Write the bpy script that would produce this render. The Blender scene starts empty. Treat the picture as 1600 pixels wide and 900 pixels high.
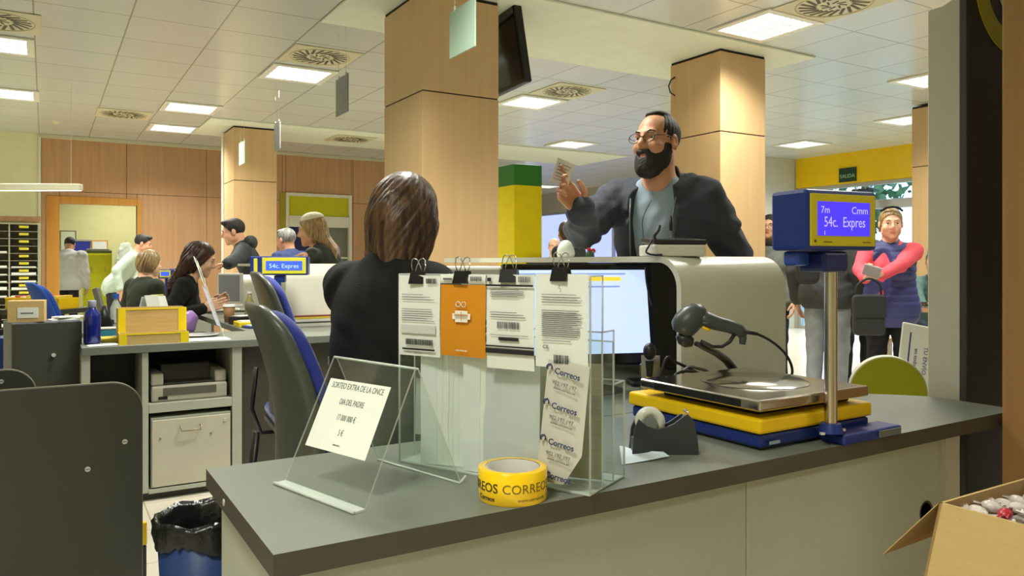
import bpy, bmesh, math, random
import numpy as np
from mathutils import Vector, Matrix, Euler
import openvdb

# ------------------------------------------------------------ camera, light, exposure
TH = math.radians(31.3); CT, ST = math.cos(TH), math.sin(TH)
FPX, HORIZ, CAMZ, CEIL = 1200.0, 410.0, 1.14, 2.92
scene = bpy.context.scene
COL = scene.collection
cam_d = bpy.data.cameras.new('camera'); cam = bpy.data.objects.new('camera', cam_d); COL.objects.link(cam)
cam.location = (0, 0, CAMZ); cam.rotation_euler = (math.pi/2, 0, -TH)
cam_d.sensor_width = 36; cam_d.lens = 36*FPX/1600; cam_d.shift_y = -(450-HORIZ)/1600
cam_d.clip_start = .05; cam_d.clip_end = 200
scene.camera = cam
scene.view_settings.view_transform = 'Standard'
scene.view_settings.look = 'None'
scene.view_settings.exposure = 0.15
scene.view_settings.gamma = 1.0
scene.view_settings.use_curve_mapping = False
LAMP_W = 36.0          # every ceiling luminaire
wd = bpy.data.worlds.new('sky'); scene.world = wd; wd.use_nodes = True
bg = wd.node_tree.nodes['Background']
bg.inputs[0].default_value = (.62, .78, 1.0, 1); bg.inputs[1].default_value = 4.2
scene.cycles.max_bounces = 10
scene.cycles.transparent_max_bounces = 24
scene.cycles.sample_clamp_indirect = 6

# ------------------------------------------------------------ coordinates: world = room axes
def c2r(X, Y): return (CT*X+ST*Y, -ST*X+CT*Y)
def at(px, py, Y):
    X = (px-800)/FPX*Y; u, v = c2r(X, Y); return Vector((u, v, CAMZ-(py-HORIZ)/FPX*Y))
def onz(px, py, z): return at(px, py, (CAMZ-z)*FPX/(py-HORIZ))
def onv(px, v, z=0):
    t = (px-800)/FPX; Y = v/(CT-ST*t); u, _ = c2r(t*Y, Y); return Vector((u, v, z))
def onu(px, u, z=0):
    t = (px-800)/FPX; Y = u/(CT*t+ST); _, v = c2r(t*Y, Y); return Vector((u, v, z))
def zat(py, p):
    Y = ST*p[0]+CT*p[1]; return CAMZ-(py-HORIZ)/FPX*Y
def cyaw(phi):   # rotation about z of a thing whose front (-Y) faces the camera when phi = 0, turning to image left
    return -TH-math.radians(phi)

# ------------------------------------------------------------ materials
def lin(c):
    c = c/255.0
    return c/12.92 if c <= .04045 else ((c+.055)/1.055)**2.4
def rgb(t): return (lin(t[0]), lin(t[1]), lin(t[2]), 1)
MATS = {}
def M(name, col=(200,200,200), rough=.5, metal=0, spec=.5, noise=0, nscale=8, bump=0, bscale=60, stretch=None, trans=0, ior=1.45, emit=0, alpha=1, coat=0, sheen=0):
    if name in MATS: return MATS[name]
    m = bpy.data.materials.new(name); m.use_nodes = True; MATS[name] = m
    nt = m.node_tree; b = nt.nodes['Principled BSDF']
    c = rgb(col)
    b.inputs['Base Color'].default_value = c
    b.inputs['Roughness'].default_value = rough
    b.inputs['Metallic'].default_value = metal
    b.inputs['Specular IOR Level'].default_value = spec
    b.inputs['IOR'].default_value = ior
    b.inputs['Transmission Weight'].default_value = trans
    b.inputs['Alpha'].default_value = alpha
    b.inputs['Coat Weight'].default_value = coat
    if sheen: b.inputs['Sheen Weight'].default_value = sheen
    if emit:
        b.inputs['Emission Color'].default_value = c; b.inputs['Emission Strength'].default_value = emit
    tc = nt.nodes.new('ShaderNodeTexCoord'); mp = nt.nodes.new('ShaderNodeMapping')
    nt.links.new(tc.outputs['Object'], mp.inputs[0])
    if stretch: mp.inputs['Scale'].default_value = stretch
    # every material has at least a faint procedural variation
    n = nt.nodes.new('ShaderNodeTexNoise'); n.inputs['Scale'].default_value = nscale; n.inputs['Detail'].default_value = 4
    nt.links.new(mp.outputs[0], n.inputs[0])
    if not emit and not trans:
        a = noise or .03
        rr = nt.nodes.new('ShaderNodeMapRange'); rr.inputs[1].default_value = .3; rr.inputs[2].default_value = .7
        rr.inputs[3].default_value = 1-a; rr.inputs[4].default_value = 1+a
        nt.links.new(n.outputs[0], rr.inputs[0])
        mx = nt.nodes.new('ShaderNodeVectorMath'); mx.operation = 'SCALE'; mx.inputs[0].default_value = c[:3]
        nt.links.new(rr.outputs[0], mx.inputs['Scale']); nt.links.new(mx.outputs[0], b.inputs['Base Color'])
    if bump:
        n2 = nt.nodes.new('ShaderNodeTexNoise'); n2.inputs['Scale'].default_value = bscale; n2.inputs['Detail'].default_value = 3
        nt.links.new(mp.outputs[0], n2.inputs[0])
        bp = nt.nodes.new('ShaderNodeBump'); bp.inputs['Strength'].default_value = bump; bp.inputs['Distance'].default_value = .01
        nt.links.new(n2.outputs[0], bp.inputs['Height']); nt.links.new(bp.outputs[0], b.inputs['Normal'])
    return m
def acrylic(name, tint=(235,245,242), edge=False):
    if name in MATS: return MATS[name]
    m = bpy.data.materials.new(name); m.use_nodes = True; MATS[name] = m
    nt = m.node_tree; nt.nodes.clear()
    o = nt.nodes.new('ShaderNodeOutputMaterial'); mix = nt.nodes.new('ShaderNodeMixShader')
    t = nt.nodes.new('ShaderNodeBsdfTransparent'); g = nt.nodes.new('ShaderNodeBsdfGlossy')
    t.inputs[0].default_value = rgb(tint); g.inputs[0].default_value = (1,1,1,1); g.inputs[1].default_value = .06
    f = nt.nodes.new('ShaderNodeFresnel'); ge = nt.nodes.new('ShaderNodeNewGeometry'); mr = nt.nodes.new('ShaderNodeMapRange')
    mr.inputs[3].default_value = 1.49; mr.inputs[4].default_value = 1/1.49   # thin sheet: the same reflectance from both faces
    nt.links.new(ge.outputs['Backfacing'], mr.inputs[0]); nt.links.new(mr.outputs[0], f.inputs[0])
    nt.links.new(t.outputs[0], mix.inputs[1]); nt.links.new(g.outputs[0], mix.inputs[2])
    if edge:   # polished / sawn edge of the sheet: milky, catches light
        d = nt.nodes.new('ShaderNodeBsdfDiffuse'); d.inputs[0].default_value = rgb((225,232,225))
        mix2 = nt.nodes.new('ShaderNodeMixShader'); mix2.inputs[0].default_value = .55
        nt.links.new(f.outputs[0], mix.inputs[0]); nt.links.new(mix.outputs[0], mix2.inputs[1]); nt.links.new(d.outputs[0], mix2.inputs[2])
        nt.links.new(mix2.outputs[0], o.inputs[0])
    else:
        nt.links.new(f.outputs[0], mix.inputs[0]); nt.links.new(mix.outputs[0], o.inputs[0])
    return m
def wood(name, c1, c2, rough=.38, scale=1.0, vertical=True):
    if name in MATS: return MATS[name]
    m = bpy.data.materials.new(name); m.use_nodes = True; MATS[name] = m
    nt = m.node_tree; b = nt.nodes['Principled BSDF']; b.inputs['Roughness'].default_value = rough
    tc = nt.nodes.new('ShaderNodeTexCoord'); mp = nt.nodes.new('ShaderNodeMapping')
    mp.inputs['Scale'].default_value = (14*scale, 14*scale, .55*scale) if vertical else (.6*scale, 9*scale, 9*scale)
    nt.links.new(tc.outputs['Object'], mp.inputs[0])
    n = nt.nodes.new('ShaderNodeTexNoise'); n.inputs['Scale'].default_value = 1.6; n.inputs['Detail'].default_value = 7; n.inputs['Distortion'].default_value = .5
    nt.links.new(mp.outputs[0], n.inputs[0])
    r = nt.nodes.new('ShaderNodeValToRGB'); r.color_ramp.elements[0].color = rgb(c1); r.color_ramp.elements[1].color = rgb(c2)
    r.color_ramp.elements[0].position = .3; r.color_ramp.elements[1].position = .72
    nt.links.new(n.outputs[0], r.inputs[0]); nt.links.new(r.outputs[0], b.inputs['Base Color'])
    return m

# ------------------------------------------------------------ mesh builder
def rotm(rx=0, ry=0, rz=0): return Euler((rx, ry, rz)).to_matrix().to_4x4()
class MB:
    def __init__(s): s.v = []; s.f = []; s.m = []; s.mats = []; s.sm = []
    def mi(s, mat):
        if mat not in s.mats: s.mats.append(mat)
        return s.mats.index(mat)
    def raw(s, vs, fs, mat, T=None, smooth=False):
        o = len(s.v)
        for p in vs:
            p = Vector(p)
            if T is not None: p = T @ p
            s.v.append(tuple(p))
        k = s.mi(mat)
        for f in fs: s.f.append(tuple(i+o for i in f)); s.m.append(k); s.sm.append(smooth)
        return s
    def bm(s, bm_, mat, T=None, smooth=False):
        bm_.verts.ensure_lookup_table()
        s.raw([v.co.copy() for v in bm_.verts], [[v.index for v in f.verts] for f in bm_.faces], mat, T, smooth); bm_.free(); return s
    def box(s, lo, hi, mat, bev=0, T=None, seg=2):
        lo = Vector(lo); hi = Vector(hi); b = bmesh.new(); bmesh.ops.create_cube(b, size=1)
        sz = hi-lo; c = (hi+lo)/2
        for v in b.verts: v.co = Vector((v.co.x*sz.x, v.co.y*sz.y, v.co.z*sz.z))+c
        if bev:
            bmesh.ops.bevel(b, geom=list(b.edges), offset=min(bev, min(abs(sz.x),abs(sz.y),abs(sz.z))*.49), segments=seg, profile=.5, affect='EDGES')
        b.verts.index_update(); return s.bm(b, mat, T, False)
    def cyl(s, a, b_, r, mat, r2=None, n=16, T=None, smooth=True, caps=True):
        a = Vector(a); b_ = Vector(b_); r2 = r if r2 is None else r2; d = b_-a; q = d.to_track_quat('Z', 'Y').to_matrix()
        vs = []; 
        for p, rr in ((a, r), (b_, r2)):
            for i in range(n):
                t = 2*math.pi*i/n; vs.append(p+q @ Vector((rr*math.cos(t), rr*math.sin(t), 0)))
        s.raw(vs, [(i, (i+1) % n, n+(i+1) % n, n+i) for i in range(n)], mat, T, smooth)
        if caps:
            s.raw(vs[:n], [tuple(reversed(range(n)))], mat, T); s.raw(vs[n:], [tuple(range(n))], mat, T)
        return s
    def lathe(s, prof, mat, n=32, T=None, smooth=True, sx=1, sy=1):
        vs = []; k = len(prof)
        for i in range(n):
            t = 2*math.pi*i/n
            for r, z in prof: vs.append((r*math.cos(t)*sx, r*math.sin(t)*sy, z))
        fs = []
        for i in range(n):
            j = (i+1) % n
            for a in range(k-1): fs.append((i*k+a, j*k+a, j*k+a+1, i*k+a+1))
        return s.raw(vs, fs, mat, T, smooth)
    def tube(s, pts, r, mat, n=10, T=None, flat=None, closed=False):
        pts = [Vector(p) for p in pts]; vs = []; L = len(pts)
        rr = r if isinstance(r, (list, tuple)) else [r]*L
        up = Vector((0, 0, 1)); prev = None
        for i, p in enumerate(pts):
            if closed: d = pts[(i+1) % L]-pts[i-1]
            else: d = pts[min(i+1, L-1)]-pts[max(i-1, 0)]
            d.normalize()
            if prev is None:
                x = d.cross(up) if abs(d.z) < .95 else d.cross(Vector((1, 0, 0)))
            else: x = prev-d*prev.dot(d)
            x.normalize(); y = d.cross(x); prev = x
            for k in range(n):
                t = 2*math.pi*k/n
                vs.append(p+x*rr[i]*math.cos(t)+y*rr[i]*(flat or 1)*math.sin(t))
        fs = []
        for i in range(L if closed else L-1):
            j = (i+1) % L
            for k in range(n): fs.append((i*n+k, i*n+(k+1) % n, j*n+(k+1) % n, j*n+k))
        if not closed: fs.append(tuple(reversed(range(n)))); fs.append(tuple(range((L-1)*n, L*n)))
        return s.raw(vs, fs, mat, T, True)
    def prism(s, poly, z0, z1, mat, T=None, axis='z'):
        n = len(poly)
        def P(a, b, c):
            return {'z': (a, b, c), 'y': (a, c, b), 'x': (c, a, b)}[axis]
        vs = [P(a, b, z0) for a, b in poly]+[P(a, b, z1) for a, b in poly]
        fs = [tuple(reversed(range(n))), tuple(range(n, 2*n))]+[(i, (i+1) % n, n+(i+1) % n, n+i) for i in range(n)]
        return s.raw(vs, fs, mat, T)
    def sheet(s, grid, th, mat, smooth=True, T=None):
        """grid: rows of points -> thin solid of thickness th"""
        R, K = len(grid), len(grid[0]); P = [[Vector(p) for p in r] for r in grid]
        def nrm(i, j):
            a = P[min(i+1, R-1)][j]-P[max(i-1, 0)][j]; b = P[i][min(j+1, K-1)]-P[i][max(j-1, 0)][:] if False else P[i][min(j+1, K-1)]-P[i][max(j-1, 0)]
            c = a.cross(b); c.normalize(); return c
        top = []; bot = []
        for i in range(R):
            for j in range(K):
                n_ = nrm(i, j); top.append(P[i][j]+n_*th/2); bot.append(P[i][j]-n_*th/2)
        N = R*K; fs = []
        for i in range(R-1):
            for j in range(K-1):
                a = i*K+j; q = (a, a+1, a+K+1, a+K); fs.append(q); fs.append(tuple(x+N for x in reversed(q)))
        s.raw(top+bot, fs, mat, T, smooth)
        ring = [(0, j) for j in range(K)]+[(i, K-1) for i in range(1, R)]+[(R-1, j) for j in range(K-2, -1, -1)]+[(i, 0) for i in range(R-2, 0, -1)]
        idx = [i*K+j for i, j in ring]; L = len(idx)
        s.raw([top[i] for i in idx]+[bot[i] for i in idx], [(k, (k+1) % L, L+(k+1) % L, L+k) for k in range(L)], mat, T)
        return s
    def ball(s, c, r, mat, n=16, T=None, sc=(1, 1, 1)):
        b = bmesh.new(); bmesh.ops.create_uvsphere(b, u_segments=n, v_segments=max(6, n//2+2), radius=1)
        for v in b.verts: v.co = Vector((v.co.x*r*sc[0], v.co.y*r*sc[1], v.co.z*r*sc[2]))+Vector(c)
        b.verts.index_update(); return s.bm(b, mat, T, True)
    def text(s, txt, size, mat, T, ext=.0004, align='CENTER', bold=0, sx=1.0):
        vs, fs = text_geo(txt, align, bold)
        TT = T @ Matrix.Diagonal((size*sx, size, 1, 1))
        vs2 = [(a, b, (ext if c > 0 else 0)) for a, b, c in vs]
        return s.raw(vs2, fs, mat, TT)
    def build(s, name, parent=None, loc=None, rz=0, T=None):
        me = bpy.data.meshes.new(name); me.from_pydata(s.v, [], s.f)
        for m in s.mats: me.materials.append(m)
        if me.polygons:
            me.polygons.foreach_set('material_index', s.m); me.polygons.foreach_set('use_smooth', s.sm)
        bm_ = bmesh.new(); bm_.from_mesh(me); bmesh.ops.recalc_face_normals(bm_, faces=bm_.faces); bm_.to_mesh(me); bm_.free()
        me.update()
        o = bpy.data.objects.new(name, me); COL.objects.link(o)
        if parent is not None: o.parent = parent
        if loc is not None: o.location = loc
        if rz: o.rotation_euler = (0, 0, rz)
        return o
_TG = {}
def text_geo(txt, align='CENTER', bold=0):
    k = (txt, align, bold)
    if k in _TG: return _TG[k]
    c = bpy.data.curves.new('t', 'FONT'); c.body = txt; c.size = 1; c.align_x = align; c.align_y = 'CENTER'; c.extrude = .5; c.resolution_u = 3; c.offset = bold
    o = bpy.data.objects.new('t', c); COL.objects.link(o)
    dg = bpy.context.evaluated_depsgraph_get(); e = o.evaluated_get(dg); me = e.to_mesh()
    r = ([tuple(v.co) for v in me.vertices], [tuple(p.vertices) for p in me.polygons])
    e.to_mesh_clear(); bpy.data.objects.remove(o); bpy.data.curves.remove(c)
    _TG[k] = r; return r

def tag(o, label, cat, group=None):
    o['label'] = label; o['category'] = cat
    if group: o['group'] = group
    return o
def thing(name, label, cat, loc=(0, 0, 0), rz=0, group=None):
    o = bpy.data.objects.new(name, None); o.empty_display_size = .05; COL.objects.link(o)
    o.location = loc; o.rotation_euler = (0, 0, rz); return tag(o, label, cat, group)
def struct(o): o['kind'] = 'structure'; return o
def copy_tree(o, parent=None):
    c = o.copy(); COL.objects.link(c); c.parent = parent
    for ch in list(o.children): copy_tree(ch, c)
    return c
def lerp(a, b, t): return a+(b-a)*t
def frame(origin, x, y):
    """matrix with local x,y axes given (world), z = x cross y"""
    x = Vector(x).normalized(); y = Vector(y); y = (y-x*y.dot(x)).normalized(); z = x.cross(y)
    m = Matrix.Identity(4)
    for i in range(3): m[i][0] = x[i]; m[i][1] = y[i]; m[i][2] = z[i]; m[i][3] = origin[i]
    return m
# ============================================================ SIGNED-DISTANCE MODELLER (bodies, clothes, hair as continuous surfaces)
class SDF:
    def __init__(s, lo, hi, vox):
        s.lo = np.array(lo, np.float32); s.vox = vox
        s.n = np.maximum(4, np.ceil((np.array(hi)-np.array(lo))/vox).astype(int)+1)
        s.F = np.full(s.n, .5, np.float32)
    def win(s, a, b, m):
        i0 = np.clip(np.floor((np.minimum(a, b)-m-s.lo)/s.vox).astype(int), 0, s.n); i1 = np.clip(np.ceil((np.maximum(a, b)+m-s.lo)/s.vox).astype(int)+1, 0, s.n)
        if np.any(i1 <= i0): return None
        ax = [s.lo[k]+s.vox*np.arange(i0[k], i1[k], dtype=np.float32) for k in range(3)]
        return (slice(i0[0], i1[0]), slice(i0[1], i1[1]), slice(i0[2], i1[2])), ax[0][:, None, None], ax[1][None, :, None], ax[2][None, None, :]
    def put(s, w, d, k, op):
        A = s.F[w]
        if op == 'add':
            if k > 0:
                h = np.maximum(k-np.abs(A-d), 0)/k; s.F[w] = np.minimum(A, d)-h*h*k*.25
            else: s.F[w] = np.minimum(A, d)
        else:   # subtract
            if k > 0:
                h = np.maximum(k-np.abs(A+d), 0)/k; s.F[w] = np.maximum(A, -d)+h*h*k*.25
            else: s.F[w] = np.maximum(A, -d)
    def ell(s, c, r, R=None, k=.02, op='add', g=0.0):
        c = np.array(c, float); r = np.array(r, float)+g; m = r.max()+k+2*s.vox
        w = s.win(c, c, m)
        if w is None: return
        w, x, y, z = w; x = x-c[0]; y = y-c[1]; z = z-c[2]
        if R is not None:
            R = np.array(R)[:3, :3]; X = R[0,0]*x+R[1,0]*y+R[2,0]*z; Y = R[0,1]*x+R[1,1]*y+R[2,1]*z; Z = R[0,2]*x+R[1,2]*y+R[2,2]*z
        else: X, Y, Z = x, y, z
        k0 = np.sqrt((X/r[0])**2+(Y/r[1])**2+(Z/r[2])**2); k1 = np.sqrt((X/r[0]**2)**2+(Y/r[1]**2)**2+(Z/r[2]**2)**2)+1e-6
        s.put(w, k0*(k0-1)/k1, k, op)
    def cap(s, a, b, ra, rb=None, k=.02, op='add', g=0.0, flat=None):
        """tapered capsule; flat = (axis vector, factor): squashed along the axis"""
        a = np.array(a, float); b = np.array(b, float); rb = ra if rb is None else rb; ra += g; rb += g
        w = s.win(a, b, max(ra, rb)+k+2*s.vox)
        if w is None: return
        w, x, y, z = w; d = b-a; L2 = float(d@d)+1e-9
        px, py, pz = x-a[0], y-a[1], z-a[2]
        t = np.clip((px*d[0]+py*d[1]+pz*d[2])/L2, 0, 1)
        qx, qy, qz = px-t*d[0], py-t*d[1], pz-t*d[2]
        if flat is not None:
            n = np.array(flat[0], float); n /= np.linalg.norm(n); pr = qx*n[0]+qy*n[1]+qz*n[2]; f = 1/flat[1]-1
            qx, qy, qz = qx+n[0]*pr*f, qy+n[1]*pr*f, qz+n[2]*pr*f
        s.put(w, np.sqrt(qx*qx+qy*qy+qz*qz)-(ra+(rb-ra)*t), k, op)
    def cut(s, p, n, k=.004):
        """keep the side the normal does not point to"""
        n = np.array(n, float); n /= np.linalg.norm(n)
        ax = [s.lo[i]+s.vox*np.arange(s.n[i], dtype=np.float32) for i in range(3)]
        d = (ax[0][:, None, None]-p[0])*n[0]+(ax[1][None, :, None]-p[1])*n[1]+(ax[2][None, None, :]-p[2])*n[2]
        s.F = np.maximum(s.F, d)
    def fn(s, f):
        ax = [s.lo[i]+s.vox*np.arange(s.n[i], dtype=np.float32) for i in range(3)]
        s.F = f(s.F, ax[0][:, None, None], ax[1][None, :, None], ax[2][None, None, :]).astype(np.float32)
    def folds(s, amp, seed=0, fz=55, fx=26):
        def f(F, x, y, z):
            p = seed*1.7
            return F+amp*(np.sin(fz*z+9*np.sin(11*x+p)+7*np.sin(9*y+2*p))*.6+np.sin(fx*(x+.6*z)+6*np.sin(14*z+p)+p)*.5*np.cos(fx*y*.8+p))
        s.fn(f)
    def mesh(s, name, mats, parent=None, matfn=None, crop=None):
        g = openvdb.FloatGrid(background=.5); F = s.F.copy(); F[0], F[-1], F[:, 0], F[:, -1], F[:, :, 0], F[:, :, -1] = .5, .5, .5, .5, .5, .5
        g.copyFromArray(np.clip(F, -.5, .5)); pts, quads = g.convertToQuads(0.0)
        me = bpy.data.meshes.new(name); pts = pts.astype(np.float32)*s.vox+s.lo
        quads = quads[:, ::-1]
        me.vertices.add(len(pts)); me.vertices.foreach_set('co', pts.ravel())
        me.loops.add(quads.size); me.loops.foreach_set('vertex_index', quads.ravel().astype(np.int32))
        me.polygons.add(len(quads)); me.polygons.foreach_set('loop_start', np.arange(0, quads.size, 4, dtype=np.int32))
        me.polygons.foreach_set('loop_total', np.full(len(quads), 4, np.int32))
        me.polygons.foreach_set('use_smooth', np.ones(len(quads), bool))
        for m in mats: me.materials.append(m)
        if matfn is not None:
            c = pts[quads].mean(1); me.polygons.foreach_set('material_index', matfn(c).astype(np.int32))
        me.update(calc_edges=True); me.validate()
        # make sure normals face outward
        nv = np.zeros(len(me.polygons)*3, np.float32); me.polygons.foreach_get('normal', nv); nv = nv.reshape(-1, 3)
        if len(pts):
            cc = np.zeros(len(me.polygons)*3, np.float32); me.polygons.foreach_get('center', cc); cc = cc.reshape(-1, 3)
            if ((cc-cc.mean(0))*nv).sum() < 0: me.flip_normals()
        o = bpy.data.objects.new(name, me); COL.objects.link(o)
        if parent is not None: o.parent = parent
        return o

def hair_mat(name, c1, c2, rough=.42):
    if name in MATS: return MATS[name]
    m = bpy.data.materials.new(name); m.use_nodes = True; MATS[name] = m; nt = m.node_tree; b = nt.nodes['Principled BSDF']
    tc = nt.nodes.new('ShaderNodeTexCoord'); mp = nt.nodes.new('ShaderNodeMapping'); mp.inputs['Scale'].default_value = (70, 70, 5)
    nt.links.new(tc.outputs['Object'], mp.inputs[0]); n = nt.nodes.new('ShaderNodeTexNoise'); n.inputs['Scale'].default_value = 1.2; n.inputs['Detail'].default_value = 5
    nt.links.new(mp.outputs[0], n.inputs[0]); r = nt.nodes.new('ShaderNodeValToRGB'); r.color_ramp.elements[0].color = rgb(c1); r.color_ramp.elements[1].color = rgb(c2)
    r.color_ramp.elements[0].position = .35; r.color_ramp.elements[1].position = .7
    nt.links.new(n.outputs[0], r.inputs[0]); nt.links.new(r.outputs[0], b.inputs['Base Color']); b.inputs['Roughness'].default_value = rough
    bp = nt.nodes.new('ShaderNodeBump'); bp.inputs['Strength'].default_value = .5; bp.inputs['Distance'].default_value = .004
    nt.links.new(n.outputs[0], bp.inputs['Height']); nt.links.new(bp.outputs[0], b.inputs['Normal']); return m
def skin_mat(name, col):
    m = M(name, col, .5, noise=.05, nscale=30, bump=.08, bscale=250); b = m.node_tree.nodes['Principled BSDF']
    b.inputs['Subsurface Weight'].default_value = .12; b.inputs['Subsurface Radius'].default_value = (.02, .008, .004); b.inputs['Subsurface Scale'].default_value = .5
    return m

def V(*a): return np.array(a, float)
def unit(a): a = np.array(a, float); return a/(np.linalg.norm(a)+1e-9)
def hand_geo(W, d, n, side, curl, spread=.10, thumb_in=.5, sc=1.0, pinch=False):
    """list of (a,b,ra,rb) capsules and a palm. W wrist, d pointing direction, n palm normal (side the fingers close to), side +1/-1: thumb side = side*(d x n)"""
    d = unit(d); n = unit(n-d*np.dot(n, d)); l = unit(np.cross(d, n))*side
    caps = []; palm = []
    for i in range(4):
        o = (.030-.0195*i)*sc     # index nearest the thumb
        palm.append((W+l*o*.62, W+d*.088*sc+l*o, .0155*sc, .0125*sc))
        p = W+d*.088*sc+l*o; ang = 0; L = [.044, .028, .021]; f = [1.0, 1.06, 1.0, .8][i]
        c = curl[i] if isinstance(curl, (list, tuple)) else curl
        sp = spread*(1.5-i)*.33
        dd0 = unit(d*math.cos(sp)+l*math.sin(sp)); r = .0095
        for k in range(3):
            ang += c*[.75, 1.0, .7][k]; dv = unit(dd0*math.cos(ang)+n*math.sin(ang)); q = p+dv*L[k]*f*sc
            caps.append((p, q, r*sc, (r-.001)*sc)); p = q; r -= .001
    t0 = W+l*.022*sc+d*.02*sc+n*.004*sc; t1 = t0+unit(d*.75+l*.55+n*.35*thumb_in*2)*.045*sc
    t2 = t1+unit(d*.85+l*(.25-thumb_in*.5)+n*(.25+thumb_in*.7))*.032*sc; t3 = t2+unit(d*.9-l*.25*thumb_in+n*(.2+thumb_in*.6))*.026*sc
    caps += [(t0, t1, .0145*sc, .0115*sc), (t1, t2, .011*sc, .0098*sc), (t2, t3, .0098*sc, .0082*sc)]
    return palm, caps
def ik(S, T, l1, l2, pole):
    S, T = np.array(S, float), np.array(T, float); d = T-S; L = np.linalg.norm(d)
    if L > (l1+l2)*.995: T = S+d/L*(l1+l2)*.995; d = T-S; L = np.linalg.norm(d)
    a = (l1*l1-l2*l2+L*L)/(2*L); h = math.sqrt(max(0, l1*l1-a*a)); u = d/L; p = np.array(pole, float); p = unit(p-u*np.dot(p, u))
    return S+u*a+p*h, T

def figure(name, label, loc, yaw, H=1.72, vox=.006, pelvis=None, lean=0., twist=0., side=0., hyaw=0., hpitch=0., hroll=0., armR=None, armL=None,
           skin=None, top=None, bottom=None, hair=None, female=False, seated=False, jacket=0., top_len=.08, fold=.003, neck_open=0., sleeve=1.0, shoes=None,
           hair_style='short', bulk=1.0, extras=None, legdir=None, headscale=1.0, collar=None, hem=None, glasses=False, beard=None, lips=True, neckfwd=.02):
    """figure-local frame: +y is forward, x right, z up. armR/armL = dict(hand=(world) or local point, pole, palm d, n, curl)"""
    s = H/1.75
    t = thing(name, label, 'person', loc, yaw)
    Mw = Matrix.Translation(loc) @ Matrix.Rotation(yaw, 4, 'Z'); Mi = Mw.inverted()
    def tl(p): return np.array(Mi @ Vector(p))
    hz = pelvis if pelvis else .94*s
    P = V(0, 0, hz)
    Rl = np.array(Euler((-lean, side, 0)).to_matrix()); Rt = np.array(Euler((0, 0, twist)).to_matrix()); R = Rl@Rt
    def B(x, y, z): return P+R@(V(x, y, z)*s)
    chest = B(0, 0, .30); nb = B(0, -.005, .50); hd_up = B(0, neckfwd, .60)
    Hm = R@np.array(Euler((-hpitch, hroll, hyaw)).to_matrix())
    if lean > .3: Hm = np.array(Euler((0, 0, 0)).to_matrix())@np.array(Euler((-(lean*.5+hpitch), hroll, 0)).to_matrix()); Hm = np.array(Euler((0,0,hyaw)).to_matrix())@Hm
    hs = s*headscale
    hc = B(0, neckfwd, .565)+Hm@(V(0, .015, .095)*hs)
    def Hd(x, y, z): return hc+Hm@(V(x, y, z)*hs)
    sw = (.165 if female else .188)*bulk**.5
    SR, SL = B(sw, 0, .445), B(-sw, 0, .445)
    l1, l2 = .29*s, .255*s
    arms = {}
    for key, S_, a, sg in (('R', SR, armR, 1), ('L', SL, armL, -1)):
        if a is None:
            W = S_+V(sg*.06*s, .05*s, -.52*s); a = {}; E, W = ik(S_, W, l1, l2, V(sg*.3, -1, 0))
        else:
            W = tl(a['hand']) if not a.get('local') else V(*a['hand']); 
            pole = a.get('pole', (sg*.5, -.4, -1)); E, W = ik(S_, W, l1, l2, pole)
        fd = unit(W-E); 
        d = unit(np.array(Mw.to_3x3().inverted() @ Vector(a['d']))) if 'd' in a else fd
        n = unit(np.array(Mw.to_3x3().inverted() @ Vector(a['n']))) if 'n' in a else unit(V(-sg, .1, 0))
        arms[key] = (S_, E, W, d, n, a.get('curl', .35), a.get('sg', sg), a.get('spread', .1), a.get('thumb', .4))
    legs = []
    for sg in (1, -1):
        hip = P+V(sg*.09*s, 0, -.02*s)
        if seated:
            kd = legdir if legdir else (0, 1); kn = hip+V(kd[0]*.42*s+sg*.05, kd[1]*.42*s, .0); kn[2] = max(hip[2]-.02, .46*s); an = V(kn[0], kn[1]-.04, .085)
        else:
            kn = V(sg*.1*s, .02*s, .49*s); an = V(sg*.10*s, -.02*s, .085)
        legs.append((hip, kn, an))
    pts = [hc+V(.2, .2, .2), hc-V(.2, .2, .2)]+[p for A in arms.values() for p in (A[1], A[2]+A[3]*.2, A[2]-.1, A[2]+.1)]+[p for l in legs for p in l]+[V(.27, .2, 0), V(-.27, -.2, 0)]
    pts = np.array(pts); lo = pts.min(0)-.09; hi = pts.max(0)+.09; lo[2] = -.01
    def torso(q, g, full=True):
        b = bulk
        q.ell(P+V(0, 0, .0 if full else .03), V(.155*b, .11*b, .12 if full else .08)*s, None, .05, g=g if full else min(g,.012))
        q.ell(B(0, 0, .14), V(.128*b if female else .145*b, .095*b, .16)*s, R, .06, g=g)
        q.ell(B(0, .0, .32), V(.15 if female else .168, .105*b, .16)*s, R, .06, g=g)
        q.cap(B(sw*.86, 0, .43), B(-sw*.86, 0, .43), .056*s, None, .06, g=g)
        q.cap(B(.07, 0, .455), B(0, .0, .50), .052*s, .05*s, .04, g=g*.6); q.cap(B(-.07, 0, .455), B(0, .0, .50), .052*s, .05*s, .04, g=g*.6)
        if female:
            for sg in (1, -1): q.ell(B(sg*.07, .085, .30), V(.062, .055, .06)*s, R, .04, g=g)
    def limbs(q, g, arm_end=1.0, leg=True, arm=True):
        if arm:
            for S_, E, W, d, n, *_ in arms.values():
                q.cap(S_, E, .052*s*bulk**.5, .042*s, .035, g=g)
                if arm_end > .5:
                    W2 = E+(W-E)*(arm_end*2-1 if arm_end < 1 else .97); q.cap(E, W2, .041*s, .029*s, .015, g=g)
        if leg:
            for hip, kn, an in legs:
                q.cap(hip, kn, .082*s*bulk**.5, .058*s, .03, g=g); q.cap(kn, an, .055*s, .038*s, .015, g=g)
    # ---- body: one continuous skin surface
    q = SDF(lo, hi, vox); torso(q, 0, not seated); limbs(q, 0)
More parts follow.
